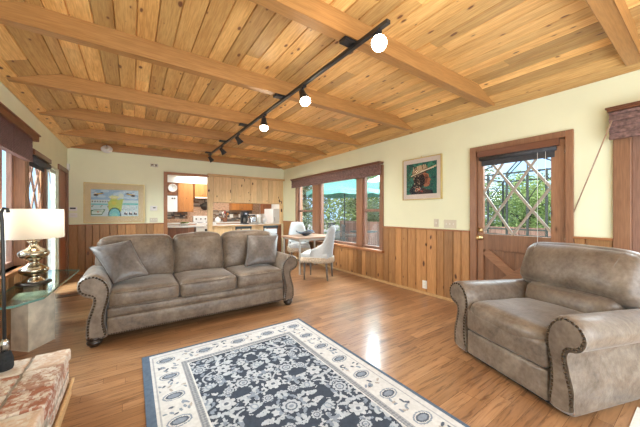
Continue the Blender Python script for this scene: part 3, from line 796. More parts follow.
# ------------------------------------------------------------------ recliner
rc = thing('recliner', 'wide taupe leather recliner armchair with nailhead trimmed arms', 'armchair', (2.6656, .748, 0), math.atan2(.327, -.945))
RARM = [(.0, .035), (.006, .20), (.0, .31), (-.020, .40), (-.018, .48), (.012, .56), (.075, .61), (.135, .605), (.185, .57), (.205, .515), (.190, .455), (.150, .42), (.112, .405), (.100, .36), (.115, .28), (.138, .18), (.140, .10), (.124, .035)]
for sg in (-1, 1): arm(rc, sg * .325, sg, 'X', .455, -.38, M['recl'], RARM, drop=.03)
mb = MB(); mb.cushion((.0, 0, .22), (.40, .32, .17), .03, (0, 0, 0), 8); mb.build('base', M['recl'], rc)
bx(((-.36, -.40, .0), (.40, .40, .05))).build('lining', M['under'], rc)
def seatsq(P, p):
    P.z += -.03 * max(0, (P.x + .38) / .76 - .5) * 0 + .02 * (P.x + .1)
    return P
mb = MB(); mb.cushion((.085, 0, .385), (.375, .318, .085), .07, (.02, .004, .022), 18, .008, 5, 3, seatsq); st_ = mb.build('seat_cushion', M['recl'], rc)
mb = MB(); mb.cushion((.435, 0, .325), (.035, .318, .09), .034, (.012, 0, 0), 12, .004, 5, 9); mb.build('seat_front', M['recl'], rc)
mb = MB(); mb.cushion((.42, 0, .135), (.038, .318, .098), .02, (.006, 0, 0), 10, .004, 5, 6); mb.build('footrest_panel', M['recl'], rc)
mb = MB(); mb.T = Matrix.Translation((-.235, 0, .505)) @ Matrix.Rotation(math.radians(-14), 4, 'Y')
mb.cushion((0, 0, 0), (.075, .325, .105), .07, (.035, 0, 0), 14, .010, 5, 2); mb.build('lumbar_cushion', M['recl'], rc)
def backsq(P, p):
    P.z -= .035 * p[1] ** 4 * max(p[2], 0); return P
mb = MB(); mb.T = Matrix.Translation((-.345, 0, .755)) @ Matrix.Rotation(math.radians(-21), 4, 'Y')
mb.cushion((0, 0, 0), (.105, .425, .20), .095, (.055, .0, .012), 18, .014, 4, 12, backsq); bo = mb.build('back_cushion', M['recl'], rc)
mb = MB(); mb.T = Matrix.Translation((-.345, 0, .755)) @ Matrix.Rotation(math.radians(-21), 4, 'Y')
for yy in (-.27, .27):
    mb = MB(); mb.T = Matrix.Translation((-.345, 0, .755)) @ Matrix.Rotation(math.radians(-21), 4, 'Y'); mb.tube([(.135 - .05 * (abs(t) ** 3), yy + .03 * t * (1 if yy > 0 else -1), t * .165) for t in [q / 8 - 1 for q in range(17)]], .004, 5)
    mb.build('seam', M['recl'], bo)
mb = MB(); mb.T = Matrix.Translation((-.43, 0, .48)) @ Matrix.Rotation(math.radians(-15), 4, 'Y')
mb.cushion((0, 0, 0), (.05, .37, .42), .04, (0, 0, 0), 8); mb.build('back_shell', M['recl'], rc)

# ------------------------------------------------------------------ rugs
def rug_pattern(nx, ny, wx, wy, seed=3):
    """Floral field inside a pale border, drawn cell by cell."""
    rnd = random.Random(seed); cell = wx / nx
    X = (np.arange(nx) + .5) * cell; Y = (np.arange(ny) + .5) * cell
    gx, gy = np.meshgrid(X, Y); img = np.zeros((ny, nx, 3))
    BLUE, CREAM, NAVY, GUARD = srgb(84, 100, 120), srgb(196, 197, 198), srgb(58, 67, 81), srgb(150, 153, 158)
    PALE, MIDG, DARK, TAUPE = srgb(166, 174, 184), srgb(126, 137, 152), srgb(84, 93, 108), srgb(160, 154, 150)
    ed = np.minimum(np.minimum(gx, wx - gx), np.minimum(gy, wy - gy))
    img[:] = NAVY
    img[ed < .305] = srgb(196, 197, 198); img[ed < .298] = GUARD; img[ed < .255] = srgb(196, 197, 198); img[ed < .245] = CREAM
    img[ed < .075] = srgb(158, 162, 168); img[ed < .066] = CREAM; img[(ed < .026) | (gx < .05)] = BLUE
    gd = (ed > .259) & (ed < .294) & ((((gx + gy) / .022).astype(int) + ((gx - gy + 9) / .022).astype(int)) % 2 == 0); img[gd] = srgb(120, 126, 136)
    def ell(cx, cy, rx, ry, ang, col, mask=None):
        r = max(rx, ry) * 1.05; i0, i1 = max(0, int((cx - r) / cell)), min(nx, int((cx + r) / cell) + 2); j0, j1 = max(0, int((cy - r) / cell)), min(ny, int((cy + r) / cell) + 2)
        if i0 >= i1 or j0 >= j1: return
        dx = gx[j0:j1, i0:i1] - cx; dy = gy[j0:j1, i0:i1] - cy; c, s = math.cos(ang), math.sin(ang)
        a = (dx * c + dy * s) / rx; b_ = (-dx * s + dy * c) / ry
        q = a * a + b_ * b_ < 1
        if mask is not None: q &= mask[j0:j1, i0:i1]
        img[j0:j1, i0:i1][q] = col
    def leaf(cx, cy, L, wd, ang, col, mask): ell(cx + math.cos(ang) * L / 2, cy + math.sin(ang) * L / 2, L / 2, wd / 2, ang, col, mask)
    def flower(cx, cy, r, k, c1, c2, c3, mask, rot=0.0):
        for i in range(k):
            a = rot + 2 * PI * i / k; ell(cx + math.cos(a) * r * .62, cy + math.sin(a) * r * .62, r * .42, r * .30, a, c1, mask)
        ell(cx, cy, r * .62, r * .62, 0, c2, mask); ell(cx, cy, r * .46, r * .46, 0, c1, mask); ell(cx, cy, r * .24, r * .24, 0, c3, mask)
    def palmette(cx, cy, r, ang, c1, c2, c3, mask):
        for i in range(-3, 4):
            a = ang + i * .48; leaf(cx - math.cos(ang) * r * .3, cy - math.sin(ang) * r * .3, r * (1.35 - .08 * abs(i)), r * .42, a, c1, mask)
        ell(cx + math.cos(ang) * r * .1, cy + math.sin(ang) * r * .1, r * .55, r * .42, ang, c2, mask); ell(cx + math.cos(ang) * r * .1, cy + math.sin(ang) * r * .1, r * .38, r * .26, ang, c3, mask)
    def vine(pts, wd, col, mask):
        for (x, y) in spline(pts, False, 26): ell(x, y, wd, wd, 0, col, mask)
    field = ed > .307; bord = (ed > .078) & (ed < .244)
    hx, hy = wx / 2, wy / 2
    # field: mirrored about both middle lines
    anchors = [(0, 0, .062, 0), (0, .27, .058, 2), (0, .56, .060, 1), (0, .86, .05, 0), (.19, .12, .056, 1), (.37, .02, .05, 0), (.33, .25, .060, 2), (.17, .40, .052, 0), (.38, .48, .054, 1), (.24, .66, .056, 2), (.40, .74, .05, 0), (.13, .80, .046, 1), (.09, .15, .034, 0), (.28, .37, .036, 0), (.10, .66, .034, 2), (.30, .56, .034, 0), (.30, .83, .036, 1)]
    def mirror():
        for sx in (1, -1):
            for sy in (1, -1): yield sx, sy
    for sx, sy in mirror():
        f = lambda p: (hx + sx * p[0], hy + sy * p[1])
        for path in ([(0, 0), (.10, .05), (.20, .13), (.30, .12), (.36, .02)], [(.20, .13), (.30, .19), (.33, .26), (.26, .35), (.17, .42), (.07, .38), (0, .30)], [(.17, .42), (.27, .48), (.37, .50), (.42, .42)], [(0, .30), (.05, .47), (0, .62), (.12, .65), (.22, .69), (.32, .72), (.40, .76)], [(.22, .69), (.19, .79), (.13, .86), (.05, .87), (0, .88)], [(.37, .50), (.40, .60), (.33, .66), (.22, .69)]):
            vine([f(p) for p in path], .0062, PALE, field)
    for i in range(210):
        x, y = rnd.uniform(0, .45), rnd.uniform(0, .90); a = rnd.uniform(0, 2 * PI); L = rnd.uniform(.035, .066); cl = rnd.choice([PALE, PALE, MIDG, srgb(176, 182, 190)])
        for sx, sy in mirror():
            an = math.atan2(math.sin(a) * sy, math.cos(a) * sx)
            leaf(hx + sx * x, hy + sy * y, L, L * .46, an, cl, field)
            leaf(hx + sx * x, hy + sy * y, L * .6, L * .3, an + 1.1 * sx * sy, cl, field)
    for ax, ay, r, kind in anchors:
        for sx, sy in mirror():
            cx, cy = hx + sx * ax, hy + sy * ay
            ell(cx, cy, r * 1.12, r * 1.12, 0, NAVY, field)
            if kind == 0: flower(cx, cy, r, 9, PALE, DARK, MIDG, field)
            elif kind == 1: palmette(cx, cy, r * .95, math.atan2(sy, sx * .4), PALE, MIDG, PALE, field)
            else: flower(cx, cy, r, 7, srgb(178, 184, 192), PALE, DARK, field, .3)
    # border: oval rosettes with leaves between
    def border(cx, cy, ang):
        ca, sa = math.cos(ang), math.sin(ang)
        ell(cx, cy, .068, .047, ang, MIDG, bord); ell(cx, cy, .058, .038, ang, CREAM, bord); ell(cx, cy, .050, .031, ang, DARK, bord); ell(cx, cy, .036, .02, ang, MIDG, bord)
    k = 9
    for i in range(k):
        y = .16 + (wy - .32) * i / (k - 1)
        for x, s in ((.16, 1), (wx - .16, -1)):
            border(x, y, 0)
            if i < k - 1:
                for q in range(11):
                    a = rnd.uniform(0, 2 * PI); leaf(x + rnd.uniform(-.07, .07), y + (wy - .32) / (k - 1) * rnd.uniform(.3, .72), rnd.uniform(.028, .045), .017, a, rnd.choice([MIDG, TAUPE, DARK, MIDG]), bord)
    k = 5
    for i in range(k):
        x = .16 + (wx - .32) * i / (k - 1)
        for y in (.16, wy - .16):
            if 0 < i < k - 1: border(x, y, 0)
            if i < k - 1:
                for q in range(11):
                    a = rnd.uniform(0, 2 * PI); leaf(x + (wx - .32) / (k - 1) * rnd.uniform(.28, .72), y + rnd.uniform(-.07, .07), rnd.uniform(.028, .045), .017, a, rnd.choice([MIDG, TAUPE, DARK, MIDG]), bord)
    return img
RX0, RX1, RY0, RY1 = .070, 1.574, .30, 2.712
rw, rh = RX1 - RX0, RY1 - RY0
pat = rug_pattern(300, int(300 * rh / rw), rw, rh)
mb = MB(); mb.col = srgb(80, 96, 116)
e = .002
mb.box((RX0 - e, RY0 - e, 0.0), (RX1 + e, RY1 + e, .0095))
sheet(mb, (RX0, RY0, .011), (rw, 0, 0), (0, rh, 0), pat)
tag(mb.build('area_rug', M['rug'], None, 'auto'), 'navy and cream floral rug lying in the middle of the wood floor', 'rug')
rr = thing('throw_rug', 'cream rug with blue line and white fringe beside the recliner', 'rug', (1.9, -.2, 0))
mb = MB(); g = np.zeros((60, 80, 3)); g[:] = srgb(222, 222, 216)
g[53:56] = srgb(86, 110, 160); g[4:7] = srgb(86, 110, 160)
mb.col = srgb(215, 215, 210); mb.box((-.8, -.45, 0), (.70, .478, .005)); sheet(mb, (-.8, -.45, .006), (1.5, 0, 0), (0, .928, 0), g); mb.build('rug_field', M['rug'], rr)
mb = MB(); M['whitefringe'] = plain('white_cotton_fringe', (.66, .66, .64), .95)
for i in range(62):
    y = -.44 + i * .0148; mb.tube([(.695, y, .004), (.735, y + random.uniform(-.006, .006), .006), (.79, y + random.uniform(-.012, .012), .003)], .0034, 5)
mb.build('fringe', M['whitefringe'], rr)

# ------------------------------------------------------------------ glass end table, lamp
tb = thing('glass_end_table', 'low glass topped end table on a travertine pedestal by the wall', 'side table', (-.80, 4.05, 0))
def TL_(x, y): return (x + .80, y - 4.05)
mb = MB(); mb.prism([TL_(-.745, 3.413), TL_(-.612, 3.628), TL_(-.70, 3.80), TL_(-.90, 3.78), TL_(-.885, 3.551)], 'Z', 0, .449); mb.build('pedestal', M['trav'], tb, bevel=.004)
mb = MB(); mb.prism([TL_(-.90, 4.30), TL_(-.88, 4.42), TL_(-.93, 4.52), TL_(-.99, 4.46), TL_(-.985, 4.32)], 'Z', 0, .449); mb.build('pedestal', M['trav'], tb, bevel=.004)
top = [(-.995, 3.20), (-.785, 3.21), (-.643, 3.39), (-.568, 4.76), (-.80, 4.93), (-.995, 4.93)]
mb = MB(); mb.prism([TL_(*p) for p in top], 'Z', .45, .47, caps=True)
for i in range(6): mb.mi[i] = 1
mb.build('glass_top', [M['tglass'], M['gedge']], tb)

lm = thing('table_lamp', 'antique silver double gourd table lamp with white drum shade', 'lamp', (-.850, 4.08, .4705))
mb = MB(); mb.lathe([(.135, 0), (.140, .006), (.140, .016), (.128, .024), (.075, .026)], 32); mb.build('lamp_base', M['darkmetal'], lm)
mb = MB(); mb.lathe([(.092, .024), (.090, .034), (.066, .055), (.047, .078), (.055, .090), (.094, .108), (.113, .130), (.116, .150), (.104, .172), (.070, .195), (.046, .212), (.038, .228), (.044, .246), (.076, .266), (.112, .290), (.122, .315), (.118, .335), (.098, .355), (.064, .375), (.040, .392), (.033, .41), (.030, .428), (.050, .446), (.052, .452), (.012, .454)], 36)
mb.build('lamp_body', M['antique'], lm)
mb = MB(); mb.tube([(0, 0, .45), (0, 0, .62)], .008, 8); mb.tube([(0, 0, .56), (0, 0, .62)], .018, 10); mb.build('stem', M['brass'], lm)
mb = MB(); mb.lathe([(.238, .482), (.232, .786)], 56, caps=False); sh = mb.build('lamp_shade', M['shadecloth'], lm)
mb = MB(); mb.ball((0, 0, .665), .032); mb.build('bulb', M['bulb'], lm)
lamp('lamp_bulb_light', 'POINT', (-.850, 4.08, .4705 + .70), 4.0, (1, .80, .55), .035)

# ------------------------------------------------------------------ raised brick hearth and fire tools
HX, HY, HZ = -.335, 2.46, .315
rnd = random.Random(11)
hearth = thing('brick_hearth', 'raised hearth of weathered red and whitewashed brick', 'hearth', (-.66, 1.5, 0))
def HL(p): return (p[0] + .66, p[1] - 1.5, p[2])
mb = MB(); mb.box(HL((-1.02, -.1, 0)), HL((HX - .012, HY - .012, HZ - .012))); mb.build('mortar_bed', M['mortar'], hearth)
mb = MB(); reds = [srgb(168, 114, 92), srgb(156, 104, 84), srgb(180, 130, 106), srgb(160, 124, 106), srgb(196, 170, 150), srgb(182, 150, 130)]; WHT = srgb(206, 196, 184)
def brick(x0, x1, y0, y1, z0, z1, pale):
    base = rnd.choice(reds); nx_, ny_, nz_ = max(2, int((x1 - x0) / .010)), max(2, int((y1 - y0) / .010)), 6
    sd = rnd.random() * 50; cx, cy, cz = (x0 + x1) / 2, (y0 + y1) / 2, (z0 + z1) / 2
    def P(p):
        v = Vector(p); nn = noise.noise_vector(v * 22 + Vector((sd, 0, 0))) * .0045
        d = [abs((v[i] - (cx, cy, cz)[i]) / ((x1 - x0, y1 - y0, z1 - z0)[i] / 2)) for i in range(3)]
        if sorted(d)[1] > .97: v = v + (Vector((cx, cy, cz)) - v).normalized() * .007
        return HL(v + nn)
    def face(o, u, v_, nu, nv):
        o, u, v_ = Vector(o), Vector(u), Vector(v_); b0 = len(mb.v)
        for j in range(nv + 1):
            for i in range(nu + 1): mb.v.append(P(o + u * (i / nu) + v_ * (j / nv)))
        for j in range(nv):
            for i in range(nu):
                a = b0 + j * (nu + 1) + i; mb.f.append((a, a + 1, a + nu + 2, a + nu + 1))
                q = o + u * ((i + .5) / nu) + v_ * ((j + .5) / nv)
                t = .8 * noise.noise(q * 14 + Vector((sd, 3, 0))) + .7 * noise.noise(q * 38) + .6 * noise.noise(q * 90) + pale
                t = max(0, min(1, t * 1.5)); mb.c.append(tuple(base[k] * (1 - t) + WHT[k] * t for k in range(3)))
        k = nu * nv; mb.mi.extend([0] * k); mb.t.extend([0.0] * k); mb.sm.extend([True] * k)
    face((x0, y0, z1), (x1 - x0, 0, 0), (0, y1 - y0, 0), nx_, ny_)
    face((x1, y0, z0), (0, y1 - y0, 0), (0, 0, z1 - z0), ny_, nz_)
    face((x0, y1, z0), (0, 0, z1 - z0), (x1 - x0, 0, 0), nz_, nx_)
    face((x0, y0, z0), (x1 - x0, 0, 0), (0, 0, z1 - z0), nx_, nz_)
y = HY
while y > 0.1:      # edge row: long bricks lying across the edge
    L = rnd.uniform(.195, .215); brick(HX - .17, HX, y - L * 1.08, y - .010, HZ - .075, HZ, .18); y -= L * 1.08
for r_, xx in enumerate((-.705, -.895)):
    y = HY - (.0 if r_ else .0)
    while y > 0.1:
        L = rnd.uniform(.20, .23); brick(xx + .010, xx + .19, y - L, y - .012, HZ - .06, HZ - .004, .42 if y > 1.9 else .2); y -= L
z = HZ - .085
while z > .12:
    y = HY - .004 - rnd.random() * .1; first = True
    yb = HY - .004
    while yb > .1:
        L = rnd.uniform(.19, .215); brick(HX - .09, HX - .01, yb - L, yb - .01, z - .066, z, .35); yb -= L
    z -= .076
mb.build('brickwork', M['hearth'], hearth)
bx(((HX + .66 - .02, -1.6, 0), (HX + .66 + .002, HY - 1.5 - .004, .085)), ((HX + .66 + .002, -1.6, .088), (HX + .66 + .016, HY - 1.5, .108))).build('edge_strip', M['pinex'], hearth, bevel=.003)

ft = thing('fireplace_brush', 'black iron hearth brush standing upright on the brick hearth', 'fire tool', (-.605, 2.33, HZ))
mb = MB(); mb.lathe([(.034, .0), (.038, .012), (.036, .06), (.027, .095), (.018, .11)], 18); mb.build('bristles', M['rubber'], ft)
mb = MB(); mb.lathe([(.021, .108), (.019, .16), (.010, .175)], 14); mb.build('ferrule', M['steel'], ft)
mb = MB(); mb.tube([(0, 0, .17), (-.004, 0, .5), (-.010, 0, .86), (-.014, .0, .90), (-.004, 0, .93), (.012, 0, .925), (.014, 0, .905)], .0085, 8); mb.build('rod', M['black'], ft)
ft = thing('fireplace_shovel', 'black iron fire tool half hidden at the picture edge on the hearth', 'fire tool', (-.69, 2.27, HZ))
ft['label'] = 'black iron hearth shovel standing next to the hearth brush'
mb = MB(); mb.prism([(-.05, .0), (.05, .0), (.055, .08), (.03, .11), (-.03, .11), (-.055, .08)], 'X', -.012, .012); mb.build('blade', M['black'], ft, bevel=.004)
mb = MB(); mb.tube([(0, 0, .10), (-.01, 0, .5), (-.03, 0, .86)], .008, 8); mb.build('rod', M['black'], ft)

# floor register beside the end table
fr = thing('floor_register', 'small brown metal floor register beside the sofa arm', 'floor vent', (-.745, 5.40, 0))
mb = MB(); M['regmetal'] = plain('brown_register', (.17, .10, .06), .4, .5)
mb.box((-.14, -.075, .0), (.14, .075, .002)); mb.box((-.14, -.075, .002), (.14, -.058, .006)); mb.box((-.14, .058, .002), (.14, .075, .006)); mb.box((-.14, -.058, .002), (-.124, .058, .006)); mb.box((.124, -.058, .002), (.14, .058, .006)); mb.build('frame', M['regmetal'], fr)
mb = MB()
for i in range(16): mb.box((-.118 + i * .0152, -.056, .002), (-.111 + i * .0152, .056, .005))
mb.build('slats', M['regmetal'], fr)

# ------------------------------------------------------------------ pictures
def canvas(nx, ny, bg): g_ = np.zeros((ny, nx, 3)); g_[:] = bg; return g_
class Paint:
    def __init__(s, nx, ny, bg): s.g = canvas(nx, ny, bg); s.nx, s.ny = nx, ny; s.X, s.Y = np.meshgrid((np.arange(nx) + .5) / nx, (np.arange(ny) + .5) / ny)
    def ell(s, cx, cy, rx, ry, col, ang=0, lo=0.0):
        c_, s_ = math.cos(ang), math.sin(ang); dx, dy = s.X - cx, s.Y - cy
        q = ((dx * c_ + dy * s_) / rx) ** 2 + ((-dx * s_ + dy * c_) / ry) ** 2; s.g[(q < 1) & (q >= lo)] = col
    def poly(s, pts, col):
        ins = np.zeros_like(s.X, bool); k = len(pts)
        for i in range(k):
            (x0, y0), (x1, y1) = pts[i], pts[(i + 1) % k]
            if y0 == y1: continue
            q = ((y0 > s.Y) != (y1 > s.Y)) & (s.X < (x1 - x0) * (s.Y - y0) / (y1 - y0) + x0); ins ^= q
        s.g[ins] = col
    def line(s, a, b_, wd, col):
        ax, ay = a; bx_, by = b_; L2 = (bx_ - ax) ** 2 + (by - ay) ** 2
        t = np.clip(((s.X - ax) * (bx_ - ax) + (s.Y - ay) * (by - ay)) / L2, 0, 1); s.g[(s.X - ax - t * (bx_ - ax)) ** 2 + (s.Y - ay - t * (by - ay)) ** 2 < wd * wd] = col
# wide naive landscape print on the back wall
p = Paint(120, 76, srgb(200, 222, 226)); rnd = random.Random(5)
p.poly([(0, .62), (1, .62), (1, 1), (0, 1)], srgb(150, 186, 214))
for i in range(16): p.ell(rnd.random(), rnd.uniform(.68, .97), .09, .05, srgb(190, 214, 228))
p.poly([(0, .42), (.36, .42), (.36, .47), (0, .47)], srgb(120, 196, 200)); p.poly([(.62, .44), (1, .44), (1, .5), (.62, .5)], srgb(110, 200, 196))
p.poly([(.36, .18), (.62, .18), (.66, .6), (.70, .66), (.60, .66), (.55, .60), (.50, .80), (.46, .68), (.43, .84), (.40, .62), (.34, .52)], srgb(182, 200, 92))
p.ell(.47, .72, .11, .06, srgb(222, 222, 160)); p.ell(.62, .78, .06, .09, srgb(214, 226, 214)); p.ell(.47, .50, .05, .08, srgb(206, 200, 80))
p.ell(.48, .06, .135, .27, srgb(46, 78, 92)); p.ell(.48, .06, .112, .23, srgb(112, 190, 200)); p.ell(.48, .02, .07, .13, srgb(130, 206, 200))
for x, f in ((.16, 1), (.82, -1)):
    p.ell(x, .84, .10, .022, srgb(216, 178, 70), .18 * f); p.ell(x - .06 * f, .79, .05, .035, srgb(50, 46, 60)); p.ell(x + .06 * f, .87, .03, .02, srgb(60, 50, 60)); p.ell(x - .07 * f, .86, .025, .03, srgb(220, 220, 214))
for i in range(7): p.ell(.03 + i * .052, .545, .014, .022, srgb(70, 60, 70)); p.ell(.03 + i * .052, .585, .008, .012, srgb(210, 120, 70))
for x in (.02, .20, .34): p.ell(x, .36, .012, .03, srgb(90, 150, 110)); p.ell(x + .02, .40, .01, .02, srgb(200, 90, 70))
p.poly([(.0, .05), (.22, .05), (.29, .26), (.0, .24)], srgb(70, 120, 90)); p.poly([(.015, .08), (.21, .08), (.265, .235), (.015, .215)], srgb(206, 224, 216))
p.line((.02, .2), (.27, .16), .007, srgb(90, 150, 110)); p.ell(.14, .16, .02, .02, srgb(200, 90, 60))
for i in range(3):
    x = .72 + i * .105; p.ell(x, .10, .035, .05, srgb(60, 56, 70)); p.ell(x + .012, .14, .018, .04, srgb(235, 235, 230)); p.line((x - .03, .06), (x + .05, .05), .008, srgb(80, 80, 96))
for i in range(12): p.ell(.64 + i * .028, .25 + .03 * (i % 3), .008, .013, srgb(80, 86, 110))
for i in range(14): p.ell(.70 + rnd.random() * .28, rnd.uniform(.28, .42), .014, .016, rnd.choice([srgb(230, 236, 236), srgb(150, 200, 210), srgb(220, 190, 150)]))
af = thing('framed_print', 'wide framed colourful naive landscape print over the sofa', 'picture', (-.28, YB - .02, 1.01))
W_, Hh = 1.015, .815
def AL(x, y, z): return (x, y, z)
bx(((-W_ / 2, -.012, 0), (-W_ / 2 + .014, .019, Hh)), ((W_ / 2 - .014, -.012, 0), (W_ / 2, .019, Hh)), ((-W_ / 2 + .014, -.012, 0), (W_ / 2 - .014, .019, .014)), ((-W_ / 2 + .014, -.012, Hh - .014), (W_ / 2 - .014, .019, Hh))).build('frame', M['gold'], af)
M['tanmat'] = plain('tan_picture_mat', (.64, .53, .32), .8, var=.03)
bx(((-W_ / 2 + .014, -.002, .014), (W_ / 2 - .014, .012, Hh - .014))).build('mat', M['tanmat'], af)
mb = MB(); mb.col = (.5, .5, .5); sheet(mb, (-.395, -.004, .135), (.79, 0, 0), (0, 0, .545), p.g); mb.build('print', M['print'], af)
bx(((-W_ / 2 + .014, -.0095, .014), (W_ / 2 - .014, -.008, Hh - .014))).build('glazing', M['picglass'], af)

# profile portrait on the long wall
p = Paint(76, 74, srgb(40, 96, 84)); rnd = random.Random(9)
for i in range(60): p.ell(rnd.random(), rnd.random(), rnd.uniform(.03, .12), rnd.uniform(.02, .06), rnd.choice([srgb(52, 120, 104), srgb(30, 76, 74), srgb(66, 134, 112), srgb(44, 92, 70)]), rnd.uniform(-1, 1))
p.poly([(.16, 0), (.10, .14), (.24, .34), (.44, .30), (.62, .16), (.86, .10), (.90, 0)], srgb(26, 30, 40))
p.poly([(.34, .0), (.42, .24), (.60, .18), (.80, .10), (.82, 0)], srgb(60, 46, 44))
p.ell(.48, .50, .24, .27, srgb(34, 22, 22)); p.poly([(.56, .70), (.74, .62), (.76, .52), (.83, .42), (.78, .39), (.79, .31), (.74, .24), (.62, .22), (.56, .36)], srgb(166, 104, 74))
p.poly([(.62, .62), (.71, .60), (.73, .5), (.70, .34), (.60, .30)], srgb(120, 70, 52)); p.ell(.47, .44, .16, .24, srgb(30, 18, 20)); p.line((.66, .50), (.73, .51), .014, srgb(40, 24, 22)); p.line((.72, .325), (.78, .325), .012, srgb(140, 60, 50))
p.ell(.46, .76, .27, .15, srgb(132, 106, 84), .30); p.ell(.44, .80, .20, .11, srgb(176, 150, 118), .35)
for i in range(9): p.line((.26 + i * .05, .70 + i * .014), (.24 + i * .05, .88 + i * .006), .010, rnd.choice([srgb(86, 62, 52), srgb(206, 186, 156)]))
p.line((.18, .60), (.97, .84), .022, srgb(206, 190, 160)); p.line((.20, .575), (.80, .755), .018, srgb(70, 50, 46)); p.line((.50, .72), (.90, .80), .012, srgb(232, 224, 204))
for i in range(26): p.ell(rnd.uniform(.26, .46), rnd.uniform(.12, .66), .014, .018, rnd.choice([srgb(150, 120, 96), srgb(92, 66, 58), srgb(190, 170, 140)]))
for i in range(14): p.line((.3 + rnd.random() * .2, .2), (.26 + rnd.random() * .3, .05 + rnd.random() * .1), .008, rnd.choice([srgb(170, 60, 50), srgb(200, 180, 150), srgb(60, 90, 110)]))
pf = thing('framed_portrait', 'framed painting of a person in profile wearing a hat on the long wall', 'picture', (XR - .02, 2.533, 1.415))
W_, Hh = .672, .640
bx(((-.012, -W_ / 2, 0), (.019, -W_ / 2 + .014, Hh)), ((-.012, W_ / 2 - .014, 0), (.019, W_ / 2, Hh)), ((-.012, -W_ / 2 + .014, 0), (.019, W_ / 2 - .014, .014)), ((-.012, -W_ / 2 + .014, Hh - .014), (.019, W_ / 2 - .014, Hh))).build('frame', M['gold'], pf)
M['greymat'] = plain('pink_grey_picture_mat', (.70, .63, .58), .8, var=.02)
bx(((-.002, -W_ / 2 + .014, .014), (.012, W_ / 2 - .014, Hh - .014))).build('mat', M['greymat'], pf)
mb = MB(); mb.col = (.5, .5, .5); sheet(mb, (-.004, .262, .085), (0, -.524, 0), (0, 0, .475), p.g); mb.build('painting', M['print'], pf)
bx(((-.0095, -W_ / 2 + .014, .014), (-.008, W_ / 2 - .014, Hh - .014))).build('glazing', M['picglass'], pf)
mb = MB(); mb.tube([(.006, -.006, Hh - .004), (.006, 0, Hh + .028), (.006, .006, Hh - .004)], .004, 6); mb.build('hook', M['brass'], pf)

# ------------------------------------------------------------------ small things on the walls
def plate(name, label, cat, at_, wall, wd, ht, mat, bits, d=.008):
    t = thing(name, label, cat, at_)
    def B(a0, a1, z0_, z1_, d0, d1):
        return ((-d1, a0, z0_), (-d0, a1, z1_)) if wall == 'R' else ((a0, -d1, z0_), (a1, -d0, z1_)) if wall == 'B' else ((d0, a0, z0_), (d1, a1, z1_))
    bx(B(-wd / 2, wd / 2, 0, ht, -.0005, d)).build('cover_plate', mat, t, bevel=.0025)
    for nm, a, z_, w_, h_, mm in bits: bx(B(a - w_ / 2, a + w_ / 2, z_ - h_ / 2, z_ + h_ / 2, d, d + .005)).build(nm, mm, t, bevel=.001)
    return t
sw = lambda a: ('toggle', a, .058, .012, .026, M['offwhite'])
plate('light_switch', 'single beige switch plate under the portrait', 'light switch', (XR, 2.29, 1.012), 'R', .075, .115, M['beige_plate'], [sw(0)])
plate('light_switch', 'wide beige triple switch plate beside the lattice door', 'light switch', (XR, 2.085, 1.005), 'R', .175, .115, M['beige_plate'], [sw(-.05), sw(0), sw(.05)])
plate('wall_outlet', 'white power outlet low on the knotty wainscot', 'outlet', (XR - .018, 2.47, .085), 'R', .075, .12, M['white'], [('socket', 0, .085, .034, .03, M['offwhite']), ('socket', 0, .037, .034, .03, M['offwhite'])])
plate('light_switch', 'beige triple switch plate beside the kitchen passage', 'light switch', (.40, YB, 1.005), 'B', .15, .10, M['beige_plate'], [sw(-.045), sw(0), sw(.045)])
plate('thermostat', 'white wall thermostat with small screen beside the wide print', 'thermostat', (.40, YB, 1.265), 'B', .135, .105, M['white'], [('screen', .01, .062, .05, .022, M['blackplastic'])], .022)
plate('alarm_keypad', 'white alarm keypad with dark screen beside the red brown door', 'keypad', (-.945, YB, 1.255), 'B', .125, .075, M['white'], [('screen', 0, .048, .085, .03, M['blackplastic'])], .022)
plate('doorbell_chime', 'small white box on the wall under the alarm keypad', 'control box', (-.94, YB, 1.125), 'B', .12, .085, M['white'], [('grille', 0, .043, .07, .03, M['offwhite'])], .022)
plate('motion_sensor', 'small white motion sensor above the red brown door', 'sensor', (XL, 7.08, 2.03), 'L', .06, .13, M['white'], [('lens', 0, .05, .035, .05, M['offwhite'])], .035)
t = thing('wall_vent', 'small grey square plate high on the wall above the thermostat', 'wall vent', (.41, YB, 2.235))
bx(((-.075, -.008, 0), (.075, 0, .075))).build('frame', M['beige_plate'], t, bevel=.002)
for k in (-.035, .035):
    mb = MB(); mb.T = Matrix.Translation((k, -.008, .037)) @ Matrix.Rotation(PI / 2, 4, 'X'); mb.lathe([(.024, 0), (.024, .006), (.0, .008)], 14); mb.build('cap', M['steel'], t)
t = thing('security_light', 'round white ceiling light disc hanging on the far beam', 'light', (-.415, 6.93, 2.49))
mb = MB(); mb.T = Matrix.Rotation(math.radians(62), 4, 'X'); mb.lathe([(.0, -.016), (.085, -.014), (.095, -.002), (.092, .01), (.06, .016), (0, .018)], 28); mb.build('disc', M['white'], t)
mb = MB(); mb.T = Matrix.Rotation(math.radians(62), 4, 'X'); mb.lathe([(.032, .017), (.032, .024), (0, .027)], 16); mb.build('lens', M['offwhite'], t)
mb = MB(); mb.tube([(0, .01, .0), (0, .018, .05), (0, .022, .10)], .008, 8); mb.build('bracket', M['darkmetal'], t)

